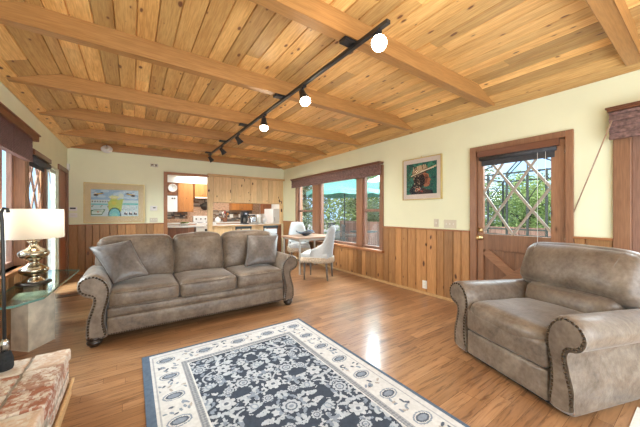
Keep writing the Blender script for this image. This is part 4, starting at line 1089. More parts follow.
# ------------------------------------------------------------------ blinds and shades
def roman(name, label, y0, y1, zt, zb, split=None):
    t = thing(name, label, 'window shade', (XR, (y0 + y1) / 2, zb)); c = (y0 + y1) / 2
    mb = MB(); mb.box((-.115, y0 - c, zt - zb - .035), (.0, y1 - c, zt - zb)); mb.box((-.125, y0 - c - .012, zt - zb - .012), (.0, y1 - c + .012, zt - zb + .004)); mb.build('valance_board', M['vboard'], t, bevel=.004)
    segs = [(y0 + .01, y1 - .01)] if split is None else [(y0 + .01, split - .006), (split + .006, y1 - .01)]
    for a, b_ in segs:
        mb = MB(); k = 9; hh = (zt - zb - .038)
        for i in range(k):
            z_ = i * hh / k; mb.box((-.095 + .012 * (i % 2), a - c, z_ + .001), (-.055, b_ - c, z_ + hh / k - .001))
        mb.build('folded_shade', M['bamboo'], t)
    return t
roman('bamboo_shade', 'long dark bamboo roman shade pulled up over the triple window', 3.30, 6.49, 2.105, 1.875, 5.55)
roman('bamboo_shade', 'dark bamboo roman shade over the tall window behind the armchair', -.80, .555, 2.155, 1.875)
t = thing('curtain_rod', 'thin tan wooden rod slanting across the cream wall beside the lattice door', 'rod', (XR - .02, .66, 1.17))
mb = MB(); mb.tube([(.012, .158, .0), (-.12, -.14, .86)], .0055, 8); mb.build('stick', M['tabletop'], t)
mb = MB(); mb.ball((.012, .158, 0), .011, 8, 6); mb.build('end_knob', M['brass'], t)
t = thing('door_shade', 'dark roller shade pulled up on the lattice door', 'window shade', (XR - .0, 1.31, 1.80))
bx(((-.045, -.40, .11), (.002, .40, .185))).build('header_board', M['vboard'], t, bevel=.004)
mb = MB(); mb.tube([(-.018, -.375, .088), (-.018, .375, .088)], .026, 14); mb.build('rolled_fabric', M['blindfab'], t)
bx(((-.010, -.36, .0), (-.002, .36, .085))).build('hanging_fabric', M['blindfab'], t)
mb = MB(); mb.tube([(-.03, -.29, .10), (-.03, -.29, -.28)], .002, 5); mb.tube([(-.03, -.22, .10), (-.03, -.22, -.95)], .002, 5); mb.build('cord', M['white'], t)
t = thing('venetian_blind', 'mauve slatted blind pulled up at the window behind the lamp', 'window blind', (XL, 3.70, 1.80))
bx(((0, -.86, .27), (.105, .945, .35)), ((0, -.87, .335), (.12, .957, .352))).build('head_box', M['vboard'], t, bevel=.004)
mb = MB()
for i in range(17): mb.box((.03, -.80, .005 + i * .0155), (.085, .78, .013 + i * .0155))
mb.build('slats', M['slat'], t)
for yy in (-.5, .15, .70):
    mb = MB(); mb.tube([(.088, yy, .27), (.088, yy, .0)], .002, 5); mb.build('cord', M['slat'], t)
t = thing('roller_shade', 'black roller shade under a wooden head box on the lattice door by the lamp', 'window shade', (XL, 5.03, 1.79))
bx(((.0, -.40, .13), (.07, .43, .19))).build('head_box', M['vboard'], t, bevel=.004)
mb = MB(); mb.tube([(.036, -.37, .085), (.036, .40, .085)], .040, 16); mb.tube([(.036, -.375, .085), (.036, -.37, .085)], .046, 16); mb.build('roll', M['blindfab'], t)
bx(((.0, -.37, .0), (.008, .38, .085))).build('hanging_fabric', M['blindfab'], t)
t = thing('pull_rod', 'thin white rod slanting in front of the narrow glass panel', 'rod', (XL + .03, 5.62, .95))
mb = MB(); mb.tube([(0, .30, 0), (0, -.10, .90)], .008, 8); mb.build('stick', M['white'], t)

# ------------------------------------------------------------------ track light under the beams
tk = thing('track_light', 'black ceiling track light with six spot heads', 'track light', (1.345, 3.6, 2.425))
bx(((-.017, -2.42, 0), (.017, 2.50, .026))).build('track', M['black'], tk, bevel=.003)
for y in (1.475, 2.61, 3.755, 4.83, 5.92):
    bx(((-.10, y - 3.6 + .015, .026), (.02, y - 3.6 + .085, .0525))).build('mount_plate', M['black'], tk, bevel=.003)
for i, y in enumerate((1.29, 2.24, 3.17, 4.17, 5.08, 5.98)):
    yl = y - 3.6; aim = [Vector((-.45, -.75, -.50)), Vector((.05, -.45, -.9)), Vector((-.05, -.15, -1)), Vector((.62, .0, -.80)), Vector((.65, .05, -.78)), Vector((.6, .0, -.8))][i].normalized()
    c0 = Vector((.0, yl, -.075)); q = aim.to_track_quat('Z', 'Y').to_matrix().to_4x4()
    mb = MB(); mb.tube([(0, yl, .002), (0, yl, -.035)], .012, 8); mb.tube([(0, yl, -.03), c0], .008, 8); mb.box((-.02, yl - .035, -.012), (.02, yl + .035, .002)); hd = mb.build('spot_arm', M['black'], tk)
    mb = MB(); mb.T = Matrix.Translation(c0) @ q; mb.lathe([(.018, -.045), (.030, -.038), (.033, .0), (.040, .03), (.050, .062), (.052, .075), (.046, .075)], 20); mb.build('lamp_can', M['black'], hd)
    mb = MB(); mb.T = Matrix.Translation(c0) @ q
    lit = i < 3
    mb.lathe([(.044, .066), (.050, .085), (.046, .105), (.030, .120), (.0, .126)] if lit else [(.045, .066), (.036, .073), (0, .075)], 18); mb.build('bulb', M['bulb'] if lit else M['dimbulb'], hd)
    p_ = Vector((1.345, 3.6, 2.425)) + c0 + aim * .16
    lamp('spot_lamp_light', 'SPOT', p_, 28 if lit else 70, (1, .93, .82), .03, p_ + aim, spot_size=math.radians(120), spot_blend=.8)
    if lit: lamp('bulb_light', 'POINT', p_, 3.0, (1, .86, .66), .05)

# ------------------------------------------------------------------ kitchen: the bar between the rooms
trim([((1.548, YB - .02, 0), (1.655, YB + .10, 2.135))], M['pine'])
trim([((3.535, YB - .02, .90), (3.60, YB + .10, 2.135))], M['pine'])
trim([((1.53, YB - .075, 2.125), (3.622, YB + .12, 2.175))], M['pinex'])
def wall_cab(x0, x1, y0, y1, z0, z1, splits, mat, label, group, name='wall_cabinet', handles=True, fy=-1):
    t = thing(name, label, 'cabinet', ((x0 + x1) / 2, (y0 + y1) / 2, z0), 0, group); cx, cy = (x0 + x1) / 2, (y0 + y1) / 2
    bx(((x0 - cx, y0 + .02 - cy, 0), (x1 - cx, y1 - cy, z1 - z0))).build('body', mat, t, bevel=.003)
    ed = [x0] + splits + [x1]
    for a, c in zip(ed[:-1], ed[1:]):
        k = 3; mb = MB()
        for i in range(k):
            mb.tint = random.random() * .9 + .05; q0 = a + .012 + (c - a - .024) * i / k; q1 = a + .012 + (c - a - .024) * (i + 1) / k
            mb.box((q0 - cx, y0 - cy, .012), (q1 - .0015 - cx, y0 + .02 - cy, z1 - z0 - .012))
        d = mb.build('cabinet_door', mat, t, bevel=.002)
        if handles:
            mb = MB(); mb.tube([(c - .035 - cx, y0 - .001 - cy, .07), (c - .035 - cx, y0 - .022 - cy, .07)], .011, 8); mb.build('knob', M['darkmetal'], d)
    return t
wall_cab(1.655, 2.62, YB - .035, YB + .30, 1.47, 2.125, [2.114], M['pine'], 'knotty pine wall cabinet over the bar, next to the kitchen passage', 'pine cabinets over the bar')
wall_cab(2.62, 3.535, YB - .035, YB + .30, 1.47, 2.125, [3.123], M['pine'], 'knotty pine wall cabinet over the bar, next to the window wall', 'pine cabinets over the bar')
wall_cab(1.66, 2.62, YB + .01, YB + .56, 0.0, .855, [2.14], M['pine'], 'pale pine base cabinet under the bar counter, next to the kitchen passage', 'pine base cabinets under the bar', 'base_cabinet')
wall_cab(2.62, 3.10, YB + .01, YB + .56, 0.0, .855, [2.86], M['pine'], 'pale pine base cabinet under the bar counter behind the second bar stool', 'pine base cabinets under the bar', 'base_cabinet')
t = thing('bar_end_panel', 'brown board panel closing the bar next to the window wall', 'panel', (3.335, YB + .28, 0))
bx(((-.23, -.27, 0), (-.08, .27, .855)), ((-.079, -.27, 0), (.07, .27, .855)), ((.071, -.27, 0), (.22, .27, .855))).build('boards', M['brownpanel'], t, bevel=.003)
t = thing('bar_counter', 'long white bar counter in the opening to the kitchen', 'counter', (2.6, YB + .3, .856))
bx(((-.95, -.33, 0), (.93, .36, .042))).build('worktop', M['counter'], t, bevel=.005)
bx(((-.95, -.345, .0), (.93, -.331, .038))).build('front_edge', M['pinex'], t, bevel=.003)

def stool(x, label, first=None):
    if first: return dup(first, (x, 6.72, 0), 0, label)
    t = thing('bar_stool', label, 'stool', (x, 6.72, 0), 0, 'bar stools at the kitchen counter')
    for sx in (-1, 1):
        mb = MB(); mb.tube([(sx * .195, -.20, 0), (sx * .180, -.17, .60), (sx * .185, -.20, .87)], .014, 8); mb.build('leg', M['stoolblack'], t)
        mb = MB(); mb.tube([(sx * .195, .20, 0), (sx * .170, .15, .60)], .014, 8); mb.build('leg', M['stoolblack'], t)
    for y, z in ((-.19, .22), (.19, .22)):
        mb = MB(); mb.tube([(-.19, y, z), (.19, y, z)], .010, 8); mb.build('footrail', M['stoolblack'], t)
    mb = MB(); mb.cushion((0, -.01, .625), (.205, .185, .032), .028, (0, 0, .01), 8); mb.build('seat', M['chairfab'], t)
    bx(((-.20, -.215, .825), (.20, -.185, .885))).build('top_rail', M['stoolblack'], t, bevel=.006)
    bx(((-.178, -.205, .67), (.178, -.190, .80))).build('back_pad', M['chairfab'], t, bevel=.006)
    return t
s1 = stool(2.24, 'black framed bar stool with pale pad nearer to the kitchen passage')
stool(2.95, 'black framed bar stool with pale pad nearer to the window wall', s1)

# island seen through the passage
t = thing('kitchen_island', 'brown board base cabinet standing in the kitchen passage', 'cabinet', (.95, 7.62, 0))
mb = MB()
for i in range(7):
    mb.tint = random.random(); mb.box((-.62 + i * .135, -.28, 0), (-.62 + (i + 1) * .135 - .002, .28, .855))
mb.build('boards', M['brownpanel'], t)
t = thing('dishwasher', 'white dishwasher end at the kitchen passage counter', 'appliance', (1.42, 7.62, 0))
bx(((-.10, -.28, 0), (.10, .28, .852))).build('body', M['appl'], t, bevel=.006)
bx(((-.08, -.292, .72), (.08, -.281, .84))).build('control_panel', M['offwhite'], t, bevel=.003)
t = tag(bx(((.28, 7.31, .857), (1.535, 7.93, .897))).build('island_worktop', M['counter'], None, 'auto', bevel=.005), 'white worktop seen through the kitchen passage', 'counter')
t = thing('lettuce_bowl', 'shallow bowl of green leaves on the passage worktop', 'bowl', (1.08, 7.60, .8975))
mb = MB(); mb.lathe([(.05, 0), (.06, .004), (.12, .04), (.135, .055), (.128, .055), (.11, .04), (0, .015)], 20); mb.build('dish', M['white'], t)
mb = MB(); mb.smooth = True
for i in range(24):
    a = random.random() * 6.28; r = random.random() * .09; mb.tint = random.random(); mb.ball((r * math.cos(a), r * math.sin(a), .05 + random.random() * .03), (.035, .03, .014), 6, 4)
mb.build('leaves', M['leafA'], t)

# far kitchen wall
FY = 9.85
def stonewall(name, label, x0, x1, z0, z1, seed):
    rnd = random.Random(seed); g_ = np.zeros((int((z1 - z0) / .02), int((x1 - x0) / .02), 3)); h_, w_ = g_.shape[:2]
    cols = [srgb(112, 108, 104), srgb(86, 80, 78), srgb(150, 132, 112), srgb(128, 98, 78), srgb(170, 160, 150), srgb(70, 68, 70)]
    for j in range(0, h_, 2):
        i = 0
        while i < w_:
            L = rnd.randint(3, 9); g_[j:j + 2, i:i + L] = rnd.choice(cols); i += L
    mb = MB(); mb.col = srgb(110, 100, 90); mb.box((x0, FY - .012, z0), (x1, FY, z1)); sheet(mb, (x0, FY - .013, z0), (x1 - x0, 0, 0), (0, 0, z1 - z0), g_)
    o = mb.build(name, M['stone'], None, 'auto'); o['kind'] = 'structure'; o['label'] = label; return o
stonewall('backsplash_tile', 'grey brown stone tile backsplash', .30, 1.50, 1.02, 1.24, 1)
stonewall('backsplash_tile', 'dark stone tile behind the hanging pan', 1.64, 2.30, 1.42, 1.75, 2)
stonewall('backsplash_tile', 'stone tile backsplash behind the coffee maker', 2.31, 3.70, .90, 1.30, 3)
struct(bx(((.1, FY - .36, 2.15), (4.0, FY, 2.40))).build('soffit', M['white']))
wall_cab(.30, 1.17, FY - .34, FY, 1.76, 2.15, [.73], M['brownpanel'], 'dark brown wall cabinet behind the kitchen clock', 'cabinets on the far kitchen wall')
wall_cab(1.18, 1.63, FY - .34, FY, 1.24, 2.15, [], M['orange'], 'tall orange wood wall cabinet on the far kitchen wall', 'cabinets on the far kitchen wall')
wall_cab(1.66, 2.26, FY - .36, FY, 1.75, 2.15, [1.96], M['orange'], 'short orange wood cabinet over the stove', 'cabinets on the far kitchen wall')
t = thing('range_hood', 'narrow tan range hood under the short orange cabinet', 'range hood', (1.96, FY - .20, 1.68))
mb = MB(); mb.prism([(-.22, 0), (.18, 0), (.18, .069), (-.16, .069)], 'X', -.30, .30); mb.build('hood_body', M['orange'], t, bevel=.004)
bx(((-.30, -.228, .0), (.30, -.221, .03))).build('hood_edge', M['white'], t)
wall_cab(2.86, 3.62, FY - .34, FY, 1.30, 2.15, [3.24], M['orange'], 'orange wood wall cabinet seen through the bar opening', 'cabinets on the far kitchen wall')
wall_cab(3.70, 3.99, 8.75, 9.05, 1.18, 2.15, [], M['brownpanel'], 'dark wood wall cabinet above the tall white cabinet', 'cabinets on the far kitchen wall')
wall_cab(.30, 1.64, FY - .60, FY - .02, 0, .86, [.75, 1.2], M['orange'], 'orange wood base cabinet beside the stove on the far kitchen wall', 'base cabinets on the far kitchen wall', 'base_cabinet')
wall_cab(2.29, 3.80, FY - .60, FY - .02, 0, .86, [2.8, 3.3], M['orange'], 'orange wood base cabinet under the utensils on the far kitchen wall', 'base cabinets on the far kitchen wall', 'base_cabinet')
tag(bx(((.30, FY - .62, .861), (1.645, FY - .014, .90))).build('kitchen_worktop', M['counter'], None, 'auto', bevel=.004), 'white worktop beside the stove on the far kitchen wall', 'counter')
tag(bx(((2.285, FY - .62, .861), (3.80, FY - .014, .90))).build('kitchen_worktop', M['counter'], None, 'auto', bevel=.004), 'white worktop under the utensils on the far kitchen wall', 'counter')
t = thing('stove', 'white kitchen stove with tall backguard', 'stove', (1.965, FY - .32, 0))
bx(((-.305, -.30, 0), (.305, .30, .895))).build('body', M['appl'], t, bevel=.008)
bx(((-.305, .21, .896), (.305, .30, 1.11))).build('backguard', M['appl'], t, bevel=.008)
bx(((-.27, -.315, .22), (.27, -.301, .70))).build('oven_door', M['blackplastic'], t, bevel=.004)
for i in range(4):
    mb = MB(); mb.lathe([(.085, .896), (.085, .905), (.0, .906)], 16, ((-.14, .14)[i % 2], (-.14, .10)[i // 2], 0)); mb.build('burner', M['black'], t)
for i in range(4):
    mb = MB(); mb.T = Matrix.Translation((-.21 + i * .14, .21, 1.01)) @ Matrix.Rotation(PI / 2, 4, 'X'); mb.lathe([(.024, 0), (.022, .02), (0, .022)], 12); mb.build('knob', M['black'], t)
t = thing('white_oven', 'white wall oven box under the kitchen clock', 'appliance', (.96, FY - .17, 1.241))
bx(((-.21, -.17, 0), (.21, .155, .50))).build('body', M['appl'], t, bevel=.008)
for k in (.07, .13):
    mb = MB(); mb.T = Matrix.Translation((k, -.17, .42)) @ Matrix.Rotation(PI / 2, 4, 'X'); mb.lathe([(.022, 0), (.02, .015), (0, .016)], 12); mb.build('knob', M['black'], t)
t = thing('kitchen_clock', 'round white kitchen clock on the dark brown cabinet', 'clock', (1.03, FY - .36, 1.86))
mb = MB(); mb.T = Matrix.Translation((0, 0, .12)) @ Matrix.Rotation(PI / 2, 4, 'X'); mb.lathe([(.125, -.019), (.125, .015), (.11, .02), (.11, .012), (0, .012)], 28); mb.build('clock_case', M['white'], t)
mb = MB(); mb.bar((0, -.016, .12), (.0, -.016, .20), .008, .003); mb.bar((0, -.016, .12), (.05, -.016, .10), .008, .003); mb.build('clock_hands', M['black'], t)
t = thing('frying_pan', 'dark frying pan hanging in front of the stone tile over the stove', 'pan', (2.03, FY - .03, 1.30))
mb = MB(); mb.T = Matrix.Translation((0, 0, .125)) @ Matrix.Rotation(PI / 2, 4, 'X'); mb.lathe([(.10, -.014), (.125, .03), (.13, .03), (.11, -.005), (.0, -.002)], 24); mb.build('pan_bowl', M['darkmetal'], t)
mb = MB(); mb.tube([(0, -.02, .25), (0, -.01, .37)], .012, 8); mb.build('pan_handle', M['black'], t)
def socket(x, label):
    t = thing('kitchen_outlet', label, 'outlet', (x, FY - .013, 1.04))
    bx(((-.06, -.008, 0), (.06, -.0005, .12))).build('cover_plate', M['white'], t, bevel=.002)
    for k in (-.028, .028): bx(((k - .014, -.011, .04), (k + .014, -.0085, .08))).build('socket', M['offwhite'], t)
socket(2.93, 'white outlet plate on the stone tile nearer to the utensil crock'); socket(3.25, 'white outlet plate on the stone tile nearer to the coffee maker')
t = thing('utensil_crock', 'brown crock full of kitchen utensils on the far worktop', 'utensil crock', (2.62, FY - .33, .9005))
mb = MB(); mb.lathe([(.06, 0), (.075, .02), (.078, .14), (.07, .15), (.068, .14), (.0, .05)], 18); mb.build('crock', plain('brown_glaze', (.22, .10, .06), .25), t)
cl = [M['orange'], M['black'], M['steel'], M['brownpanel'], M['white'], plain('red_plastic', (.5, .05, .04), .4)]
for i in range(7):
    a = i * .9; mb = MB(); tip = (.10 * math.cos(a), .07 * math.sin(a), .27 + .03 * (i % 3)); mb.tube([(.02 * math.cos(a), .02 * math.sin(a), .06), tip], .006, 6); mb.ball(tip, (.026, .010, .038), 8, 6); mb.build('utensil', cl[i % 6], t)
t = thing('kettle', 'white round kettle on the far worktop beside the stove', 'kettle', (2.39, FY - .30, .9005))
mb = MB(); mb.lathe([(.075, 0), (.095, .02), (.10, .07), (.08, .13), (.04, .155), (.02, .16), (.016, .18), (0, .185)], 20); mb.build('kettle_body', M['appl'], t)
mb = MB(); mb.tube([(.07, 0, .12), (.06, 0, .20), (-.06, 0, .20), (-.07, 0, .12)], .008, 8); mb.build('kettle_handle', M['black'], t)
t = thing('coffee_maker', 'black drip coffee maker on the white bar counter', 'coffee maker', (2.60, YB + .37, .8985))
bx(((-.085, -.10, 0), (.085, .12, .035)), ((-.085, .03, .035), (.085, .12, .24)), ((-.085, -.10, .24), (.085, .12, .345))).build('body', M['blackplastic'], t, bevel=.008)
mb = MB(); mb.lathe([(.05, .037), (.062, .06), (.06, .12), (.045, .16), (.05, .175)], 18, (0, -.035, 0)); mb.build('carafe', M['darkmetal'], t)
bx(((-.03, -.106, .27), (.03, -.1005, .31))).build('display', M['steel'], t)
t = thing('toaster', 'brushed steel toaster beside the coffee maker', 'toaster', (2.83, YB + .38, .8985))
mb = MB(); mb.cushion((0, 0, .115), (.10, .12, .105), .03, (0, 0, 0), 6); mb.build('body', M['steel'], t)
bx(((-.045, -.09, .2195), (-.015, .09, .2235)), ((.015, -.09, .2195), (.045, .09, .2235))).build('slot', M['black'], t)
t = thing('paper_towel', 'white paper towel roll standing on the bar counter', 'paper towel', (3.04, YB + .40, .8985))
mb = MB(); mb.lathe([(.075, 0), (.075, .012), (.01, .014)], 20); mb.build('holder_base', M['white'], t)
mb = MB(); mb.lathe([(.062, .016), (.062, .27), (.02, .27)], 22); mb.build('roll', M['white'], t)
t = thing('white_jar', 'white lidded jar on the bar counter beside the paper towel', 'jar', (3.20, YB + .38, .8985))
mb = MB(); mb.lathe([(.05, 0), (.062, .02), (.062, .13), (.048, .15), (.0, .15)], 18); mb.build('jar_body', M['appl'], t)
mb = MB(); mb.lathe([(.052, .151), (.052, .165), (.012, .172), (.014, .19), (0, .195)], 18); mb.build('lid', M['offwhite'], t)
t = thing('white_larder', 'tall white larder cabinet at the window wall end of the kitchen', 'cabinet', (3.81, 8.20, 0))
bx(((-.18, -.33, .03), (.18, .34, 1.34))).build('body', M['appl'], t, bevel=.012)
bx(((-.18, -.36, .05), (.18, -.335, .80))).build('cabinet_door', M['appl'], t, bevel=.006); bx(((-.18, -.36, .82), (.18, -.335, 1.33))).build('cabinet_door', M['appl'], t, bevel=.006)
for z in (.6, .95): bx(((-.15, -.38, z), (-.135, -.361, z + .13))).build('handle', M['steel'], t, bevel=.003)
bx(((-.17, -.30, 0), (.17, .32, .03))).build('plinth', M['black'], t)
t = thing('microwave', 'white microwave on the far worktop beside the tall larder', 'microwave', (3.55, FY - .30, .9005))
bx(((-.22, -.18, 0), (.22, .17, .26))).build('body', M['appl'], t, bevel=.008)
bx(((-.20, -.187, .03), (.09, -.1805, .23))).build('oven_door', M['blackplastic'], t, bevel=.003)
bx(((.11, -.186, .03), (.20, -.1805, .23))).build('control_panel', M['offwhite'], t)

# ------------------------------------------------------------------ dining set
dt = thing('dining_table', 'small rectangular wooden dining table on slim grey metal legs', 'table', (3.11, 4.97, 0))
mb = MB(); mb.tint = .5
for i in range(5): mb.tint = .2 + .15 * i; mb.box((-.45, -.38 + i * .152, .695), (.45, -.38 + (i + 1) * .152 - .001, .725))
mb.build('table_top', M['tabletop'], dt, bevel=.002)
bx(((-.40, -.34, .655), (.40, -.315, .694)), ((-.40, .315, .655), (.40, .34, .694)), ((-.40, -.315, .655), (-.375, .315, .694)), ((.375, -.315, .655), (.40, .315, .694))).build('apron', M['tablegrey'], dt)
for sx in (-1, 1):
    for sy in (-1, 1):
        mb = MB(); mb.bar((sx * .395, sy * .335, .0), (sx * .395, sy * .335, .655), .032); mb.build('leg', M['tablegrey'], dt, bevel=.003)
bw = thing('fruit_bowl', 'dark grey blue curled glass bowl on the dining table', 'bowl', (3.08, 5.02, .7255))
mb = MB(); M['blueglass'] = plain('blue_grey_glaze', (.07, .10, .14), .15, coat=.5)
k = 28; rings = [(.05, 0), (.06, .006), (.11, .03), (.17, .06), (.21, .085)]; vs = []; fs = []
for r, z in rings:
    for i in range(k):
        a = 2 * PI * i / k; fl = (r / .21) ** 3; vs.append((r * math.cos(a) * 1.05, r * math.sin(a) * .8, z + .025 * fl * math.sin(3 * a)))
for q in range(len(rings) - 1):
    for i in range(k): fs.append((q * k + i, q * k + (i + 1) % k, (q + 1) * k + (i + 1) % k, (q + 1) * k + i))
fs.append(tuple(range(k))[::-1]); mb.add(vs, fs, True); mb.build('dish', M['blueglass'], bw, solid=.006)

def dining_chair(loc, rot, label):
    """Skirted upholstered chair: tall curved back running down into low sides, fringe round the seat."""
    t = thing('dining_chair', label, 'chair', loc, rot, 'pale upholstered chairs at the dining table')
    mb = MB(); mb.cushion((.02, 0, .435), (.255, .235, .055), .04, (0, 0, .02), 12); mb.build('seat', M['chairfab'], t)
    # back shell: a U in plan, tall behind and low at its front ends
    sec = []; nu = 28
    for i in range(nu + 1):
        u = 2 * i / nu - 1; a = u * 1.75
        x = -.10 - .165 * math.cos(a) if abs(a) < PI / 2 else -.10 + (abs(a) - PI / 2) * 1.05
        y = .245 * math.sin(a) if abs(a) < PI / 2 else math.copysign(.245, a)
        e = abs(u); h = .975 - .06 * e ** 2 if e < .45 else .963 - .42 * min(1, (e - .45) / .55) ** 1.1
        sec.append((x, y, h))
    vs = []; fs = []; nz = 10
    for i, (x, y, h) in enumerate(sec):
        nx_, ny_ = (x + .10), y; L = math.hypot(nx_, ny_) or 1
        for s in (0, 1):
            for j in range(nz + 1):
                z = .38 + (h - .38) * j / nz; ln = -.065 * ((z - .42) / .55)
                th = (.052 if s else 0.0) * (1 - (.55 if j == nz else 0)) + (.015 if j == nz and not s else 0)
                ux, uy = (-math.cos(max(-PI / 2, min(PI / 2, (2 * i / nu - 1) * 1.75))), math.sin(max(-PI / 2, min(PI / 2, (2 * i / nu - 1) * 1.75))))
                sc = 1 - .10 * ((z - .38) / .6)
                vs.append(((x - ux * th) + ln, (y - uy * th) * sc, z + (.012 if j == nz else 0)))
    W = nz + 1
    for i in range(nu):
        o, q = i * 2 * W, (i + 1) * 2 * W
        for j in range(nz):
            fs.append((o + j, o + j + 1, q + j + 1, q + j)); fs.append((o + W + j, q + W + j, q + W + j + 1, o + W + j + 1))
        fs.append((o + nz, o + W + nz, q + W + nz, q + nz)); fs.append((o, q, q + W, o + W))
    fs.append(tuple(range(W)) + tuple(range(2 * W - 1, W - 1, -1))); o = nu * 2 * W; fs.append(tuple(o + W + j for j in range(W)) + tuple(o + j for j in range(W - 1, -1, -1)))
    mb = MB(); mb.add(vs, fs, True); mb.build('backrest', M['chairfab'], t)
    mb = MB(); pts = []
    path = [(.265, -.22), (.275, -.10), (.278, 0), (.275, .10), (.265, .22), (.20, .248), (0, .252), (-.15, .25), (-.26, .15), (-.285, 0), (-.26, -.15), (-.15, -.25), (0, -.252), (.20, -.248)]
    P_ = spline(path, True, 9)
    for i, (x, y) in enumerate(P_):
        j = (i + 1) % len(P_); x2, y2 = P_[j]
        for f_ in (0, .5):
            px, py = x + (x2 - x) * f_, y + (y2 - y) * f_; w_ = random.uniform(-.006, .006)
            mb.tube([(px, py, .405), (px + w_, py, .35), (px * 1.02 + w_, py * 1.02, .315 + random.uniform(-.008, .008))], [.007, .009, .004], 5)
    mb.build('fringe', M['fringe'], t)
    mb = MB(); mb.tube([(x * .985, y * .985, .402) for x, y in P_] + [(P_[0][0] * .985, P_[0][1] * .985, .402)], .012, 6); mb.build('braid', M['fringe'], t)
    for x, y in ((.21, -.19), (.21, .19), (-.20, -.19), (-.20, .19)):
        mb = MB(); mb.tube([(x * (1.0 if x > 0 else 1.12), y, 0), (x * .98, y * .98, .39)], [.014, .021], 8); mb.build('leg', M['greyleg'], t)
    return t
c1 = dining_chair((2.87, 4.22, 0), math.radians(130), 'pale grey skirted dining chair with its back to the window, nearest the armchair')
dup(c1, (3.28, 5.66, 0), math.radians(-112), 'pale grey skirted dining chair on the kitchen side of the dining table')

# ------------------------------------------------------------------ outside
struct(bx(((XR + .2, -14, -.16), (34, 40, -.10)), ((-30, -14, -.16), (XL - .25, 40, -.10))).build('ground_outside', M['deck']))
def leaves_mesh(mb, rnd, n_, cen, rad, size, shell=.45):
    for i in range(n_):
        while True:
            v = Vector((rnd.uniform(-1, 1), rnd.uniform(-1, 1), rnd.uniform(-1, 1)))
            if shell < v.length < 1: break
        v *= (1 + .22 * noise.noise(v * 2.3 + Vector(cen)))
        p = Vector((cen[0] + v.x * rad[0], cen[1] + v.y * rad[1], cen[2] + v.z * rad[2]))
        d = Vector((rnd.gauss(0, 1), rnd.gauss(0, 1), rnd.gauss(0, .7))).normalized(); s_ = d.orthogonal().normalized(); L = size * rnd.uniform(.6, 1.3)
        mb.add([p - d * L / 2, p + s_ * L * .28, p + d * L / 2, p - s_ * L * .28], [(0, 1, 2, 3)], tint=rnd.uniform(.02, 1))
def tree(name, loc, h, r, nleaf, mat, label, seed, size=.17, group='trees beyond the patio'):
    rnd = random.Random(seed); t = thing(name, label, 'tree', loc, 0, group)
    mb = MB(); mb.tube([(0, 0, 0), (.06, .04, h * .3), (-.03, .05, h * .55), (.02, 0, h * .8)], [.14, .11, .08, .03], 9)
    for k in range(5):
        a = k * 1.3; mb.tube([(0, .03, h * (.28 + .08 * k)), (math.cos(a) * r * .35, math.sin(a) * r * .35, h * (.45 + .08 * k)), (math.cos(a) * r * .7, math.sin(a) * r * .7, h * (.55 + .08 * k))], [.05, .035, .012], 6)
    mb.build('trunk', M['trunk'], t)
    mb = MB()
    for k in range(7):
        a = k * 2.4; rr_ = r * (.45 if k else 0); zz = h * (.62 + .24 * math.sin(k * 1.7)) if k else h * .66
        leaves_mesh(mb, rnd, nleaf // 7, (math.cos(a) * rr_, math.sin(a) * rr_, zz), (r * .62, r * .62, h * .24), size, .25)
    for k in range(4):
        a = k * 1.6 + .5; leaves_mesh(mb, rnd, nleaf // 9, (math.cos(a) * r * .5, math.sin(a) * r * .5, h * .24), (r * .6, r * .6, h * .2), size, .2)
    mb.build('crown', mat, t); return t
T1 = tree('leafy_tree', (10.2, 6.4, -.1), 5.2, 2.0, 4200, M['leafB'], 'grey green leafy tree outside, behind the narrow sash nearest the portrait', 21)
T2 = tree('bright_tree', (9.6, 10.6, -.1), 5.6, 2.1, 4200, M['leafA'], 'bright green tree outside, behind the middle pane of the triple window', 22)
# (x, y, source, turn, label)
for x, y, src, a, lb in ((8.6, 14.0, T1, 1.1, 'grey green tree outside, behind the sash nearest the kitchen'), (12.5, 13.0, T1, 2.0, 'grey green tree farther back behind the bright green window tree'), (12.9, 8.7, T2, 2.7, 'bright green tree farther back behind the parasols'),
                         (11.2, 3.4, T2, .6, 'bright green tree behind the iron gazebo, seen through the door glass'), (13.4, .9, T1, 3.3, 'grey green tree behind the iron gazebo, at the hinge side of the door glass'), (13.6, 5.2, T1, 4.1, 'grey green tree far behind the iron gazebo, at the knob side of the door glass'), (9.5, -2.4, T2, 5.0, 'bright green tree outside the tall window behind the armchair')):
    r = dup(src, (x, y, -.1), a, lb)
    if y < 5.5: r.scale = (.95, .95, .44)
for x, y, src, sc, lb in ((9.0, 2.9, T2, .40, 'low bright bush at the foot of the gazebo, at the knob side'), (9.3, 1.7, T1, .38, 'low grey green bush at the foot of the gazebo, at the hinge side'), (8.9, 8.6, T1, .34, 'low grey green bush outside behind the patio chairs')):
    r = dup(src, (x, y, -.1), 1.0, lb, 'bushes around the patio'); r.scale = (sc,) * 3; r.name = 'bush'; r['category'] = 'bush'

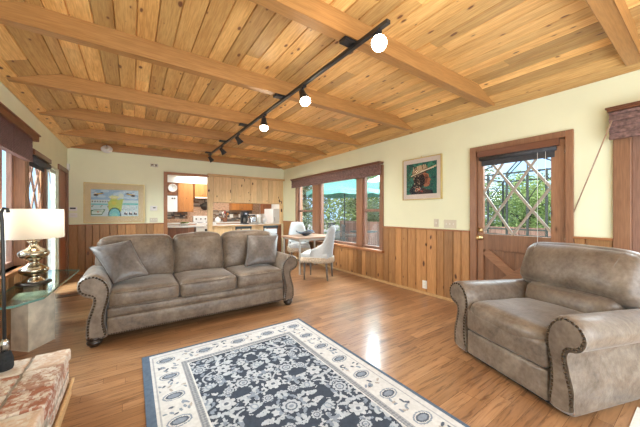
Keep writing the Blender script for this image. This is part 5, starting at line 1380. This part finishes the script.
def parasol(loc, label, first=None):
    if first: return dup(first, loc, .4, label)
    t = thing('patio_umbrella', label, 'umbrella', loc, 0, 'teal parasols on the patio')
    k = 8; vs = [(0, 0, 2.75)]; fs = []
    for q, (r, z) in enumerate(((.75, 2.52), (1.55, 2.14), (1.56, 2.00))):
        for i in range(k * 3):
            a = 2 * PI * i / (k * 3); dip = (.05 if i % 3 else 0) * r / 1.55; vs.append((r * math.cos(a) * (1 - dip * .6), r * math.sin(a) * (1 - dip * .6), z - dip))
    n3 = k * 3
    for i in range(n3): fs.append((0, 1 + i, 1 + (i + 1) % n3))
    for q in range(2):
        for i in range(n3): fs.append((1 + q * n3 + i, 1 + (q + 1) * n3 + i, 1 + (q + 1) * n3 + (i + 1) % n3, 1 + q * n3 + (i + 1) % n3))
    mb = MB(); mb.add(vs, fs); mb.build('canopy', M['tealcloth'], t, solid=.01)
    mb = MB(); mb.tube([(0, 0, 0), (0, 0, 2.74)], .022, 10); mb.build('pole', M['patioblack'], t)
    mb = MB(); mb.lathe([(.26, 0), (.26, .05), (.05, .09), (.04, .3)], 24); mb.build('base', M['patioblack'], t)
    for i in range(k):
        a = 2 * PI * i / k; mb = MB(); mb.tube([(0, 0, 2.70), (1.5 * math.cos(a), 1.5 * math.sin(a), 2.12)], .009, 5); mb.build('rib', M['patioblack'], t)
    return t
u1 = parasol((6.9, 8.3, -.10), 'teal patio umbrella outside the middle window pane')
parasol((6.6, 4.75, -.10), 'teal patio umbrella outside the sash nearest the portrait', u1)
def patio_chair(loc, rot, label, first=None):
    if first: return dup(first, loc, rot, label)
    t = thing('patio_chair', label, 'chair', loc, rot, 'dark metal chairs on the patio')
    bx(((-.24, -.24, .42), (.24, .24, .45))).build('seat', M['patioblack'], t, bevel=.01)
    mb = MB()
    for i in range(5): mb.box((-.20 + i * .09, .235, .47), (-.16 + i * .09, .25, .92))
    mb.box((-.25, .23, .92), (.25, .255, .97)); mb.build('backrest_slats', M['patioblack'], t)
    for x, y in ((-.22, -.22), (.22, -.22), (-.22, .22), (.22, .22)):
        mb = MB(); mb.tube([(x, y, 0), (x, y, .42)], .016, 6); mb.build('leg', M['patioblack'], t)
    for sx in (-1, 1):
        mb = MB(); mb.tube([(sx * .25, .24, .66), (sx * .26, -.2, .66), (sx * .25, -.22, .45)], .014, 6); mb.build('armrest', M['patioblack'], t)
    return t
pc = patio_chair((5.25, 6.0, -.10), 1.1, 'dark metal patio chair just outside the middle window pane')
patio_chair((5.75, 7.25, -.10), .4, 'dark metal patio chair farther from the middle window pane', pc)
t = thing('patio_table', 'round dark metal table outside between the patio chairs', 'table', (6.05, 6.35, -.10))
mb = MB(); mb.lathe([(.42, .70), (.43, .71), (.43, .73), (.0, .732)], 28); mb.build('table_top', M['patioblack'], t)
mb = MB(); mb.lathe([(.25, 0), (.25, .03), (.04, .06), (.035, .70)], 20); mb.build('pedestal', M['patioblack'], t)
f = thing('board_fence', 'weathered red brown board fence beyond the patio', 'fence', (7.4, 5.6, -.10))
mb = MB()
for i in range(60):
    mb.tint = random.random(); mb.box((-.012, -3.6 + i * .12, .05), (.012, -3.6 + i * .12 + .112, .98 + random.uniform(-.012, .012)))
mb.build('boards', M['fence'], f)
for z in (.25, .80): bx(((.013, -3.6, z), (.05, 3.6, z + .08))).build('fence_rail', M['fence'], f)
g_ = thing('iron_gazebo', 'black iron gazebo frame outside the lattice door', 'gazebo', (6.4, 2.1, -.10))
for y in (.72, .36, 0.0, -.30, -.58, 1.1):
    mb = MB(); mb.bar((0, y, 0), (0, y, 2.15), .035); mb.build('post', M['patioblack'], g_)
for y in (-.58, 1.1):
    mb = MB(); mb.bar((1.7, y, 0), (1.7, y, 2.15), .035); mb.build('post', M['patioblack'], g_)
for z in (2.13, .98, .86):
    mb = MB(); mb.bar((0, -.58, z), (0, 1.1, z), .03); mb.build('rail', M['patioblack'], g_)
for y in (-.58, 1.1):
    mb = MB(); mb.bar((0, y, 2.13), (1.7, y, 2.13), .03); mb.build('rail', M['patioblack'], g_)
mb = MB(); mb.bar((1.7, -.58, 2.13), (1.7, 1.1, 2.13), .03); mb.build('rail', M['patioblack'], g_)
for x, y in ((0, -.58), (0, .0), (0, .36), (0, 1.1), (1.7, -.58), (1.7, 1.1)):
    mb = MB(); mb.tube([(x, y, 2.14), (.45 * .85 + x * .55, .26 * .5 + y * .5, 2.42), (.85, .26, 2.62)], .014, 6); mb.build('roof_rib', M['patioblack'], g_)
for k in (0, 1):
    mb = MB(); y0_, y1_ = ((.0, .72), (-.58, 0))[k]; mb.tube([(0, y0_, 1.55), (0, (y0_ + y1_) / 2, 2.05), (0, y1_, 1.55)], .010, 6); mb.build('arch', M['patioblack'], g_)
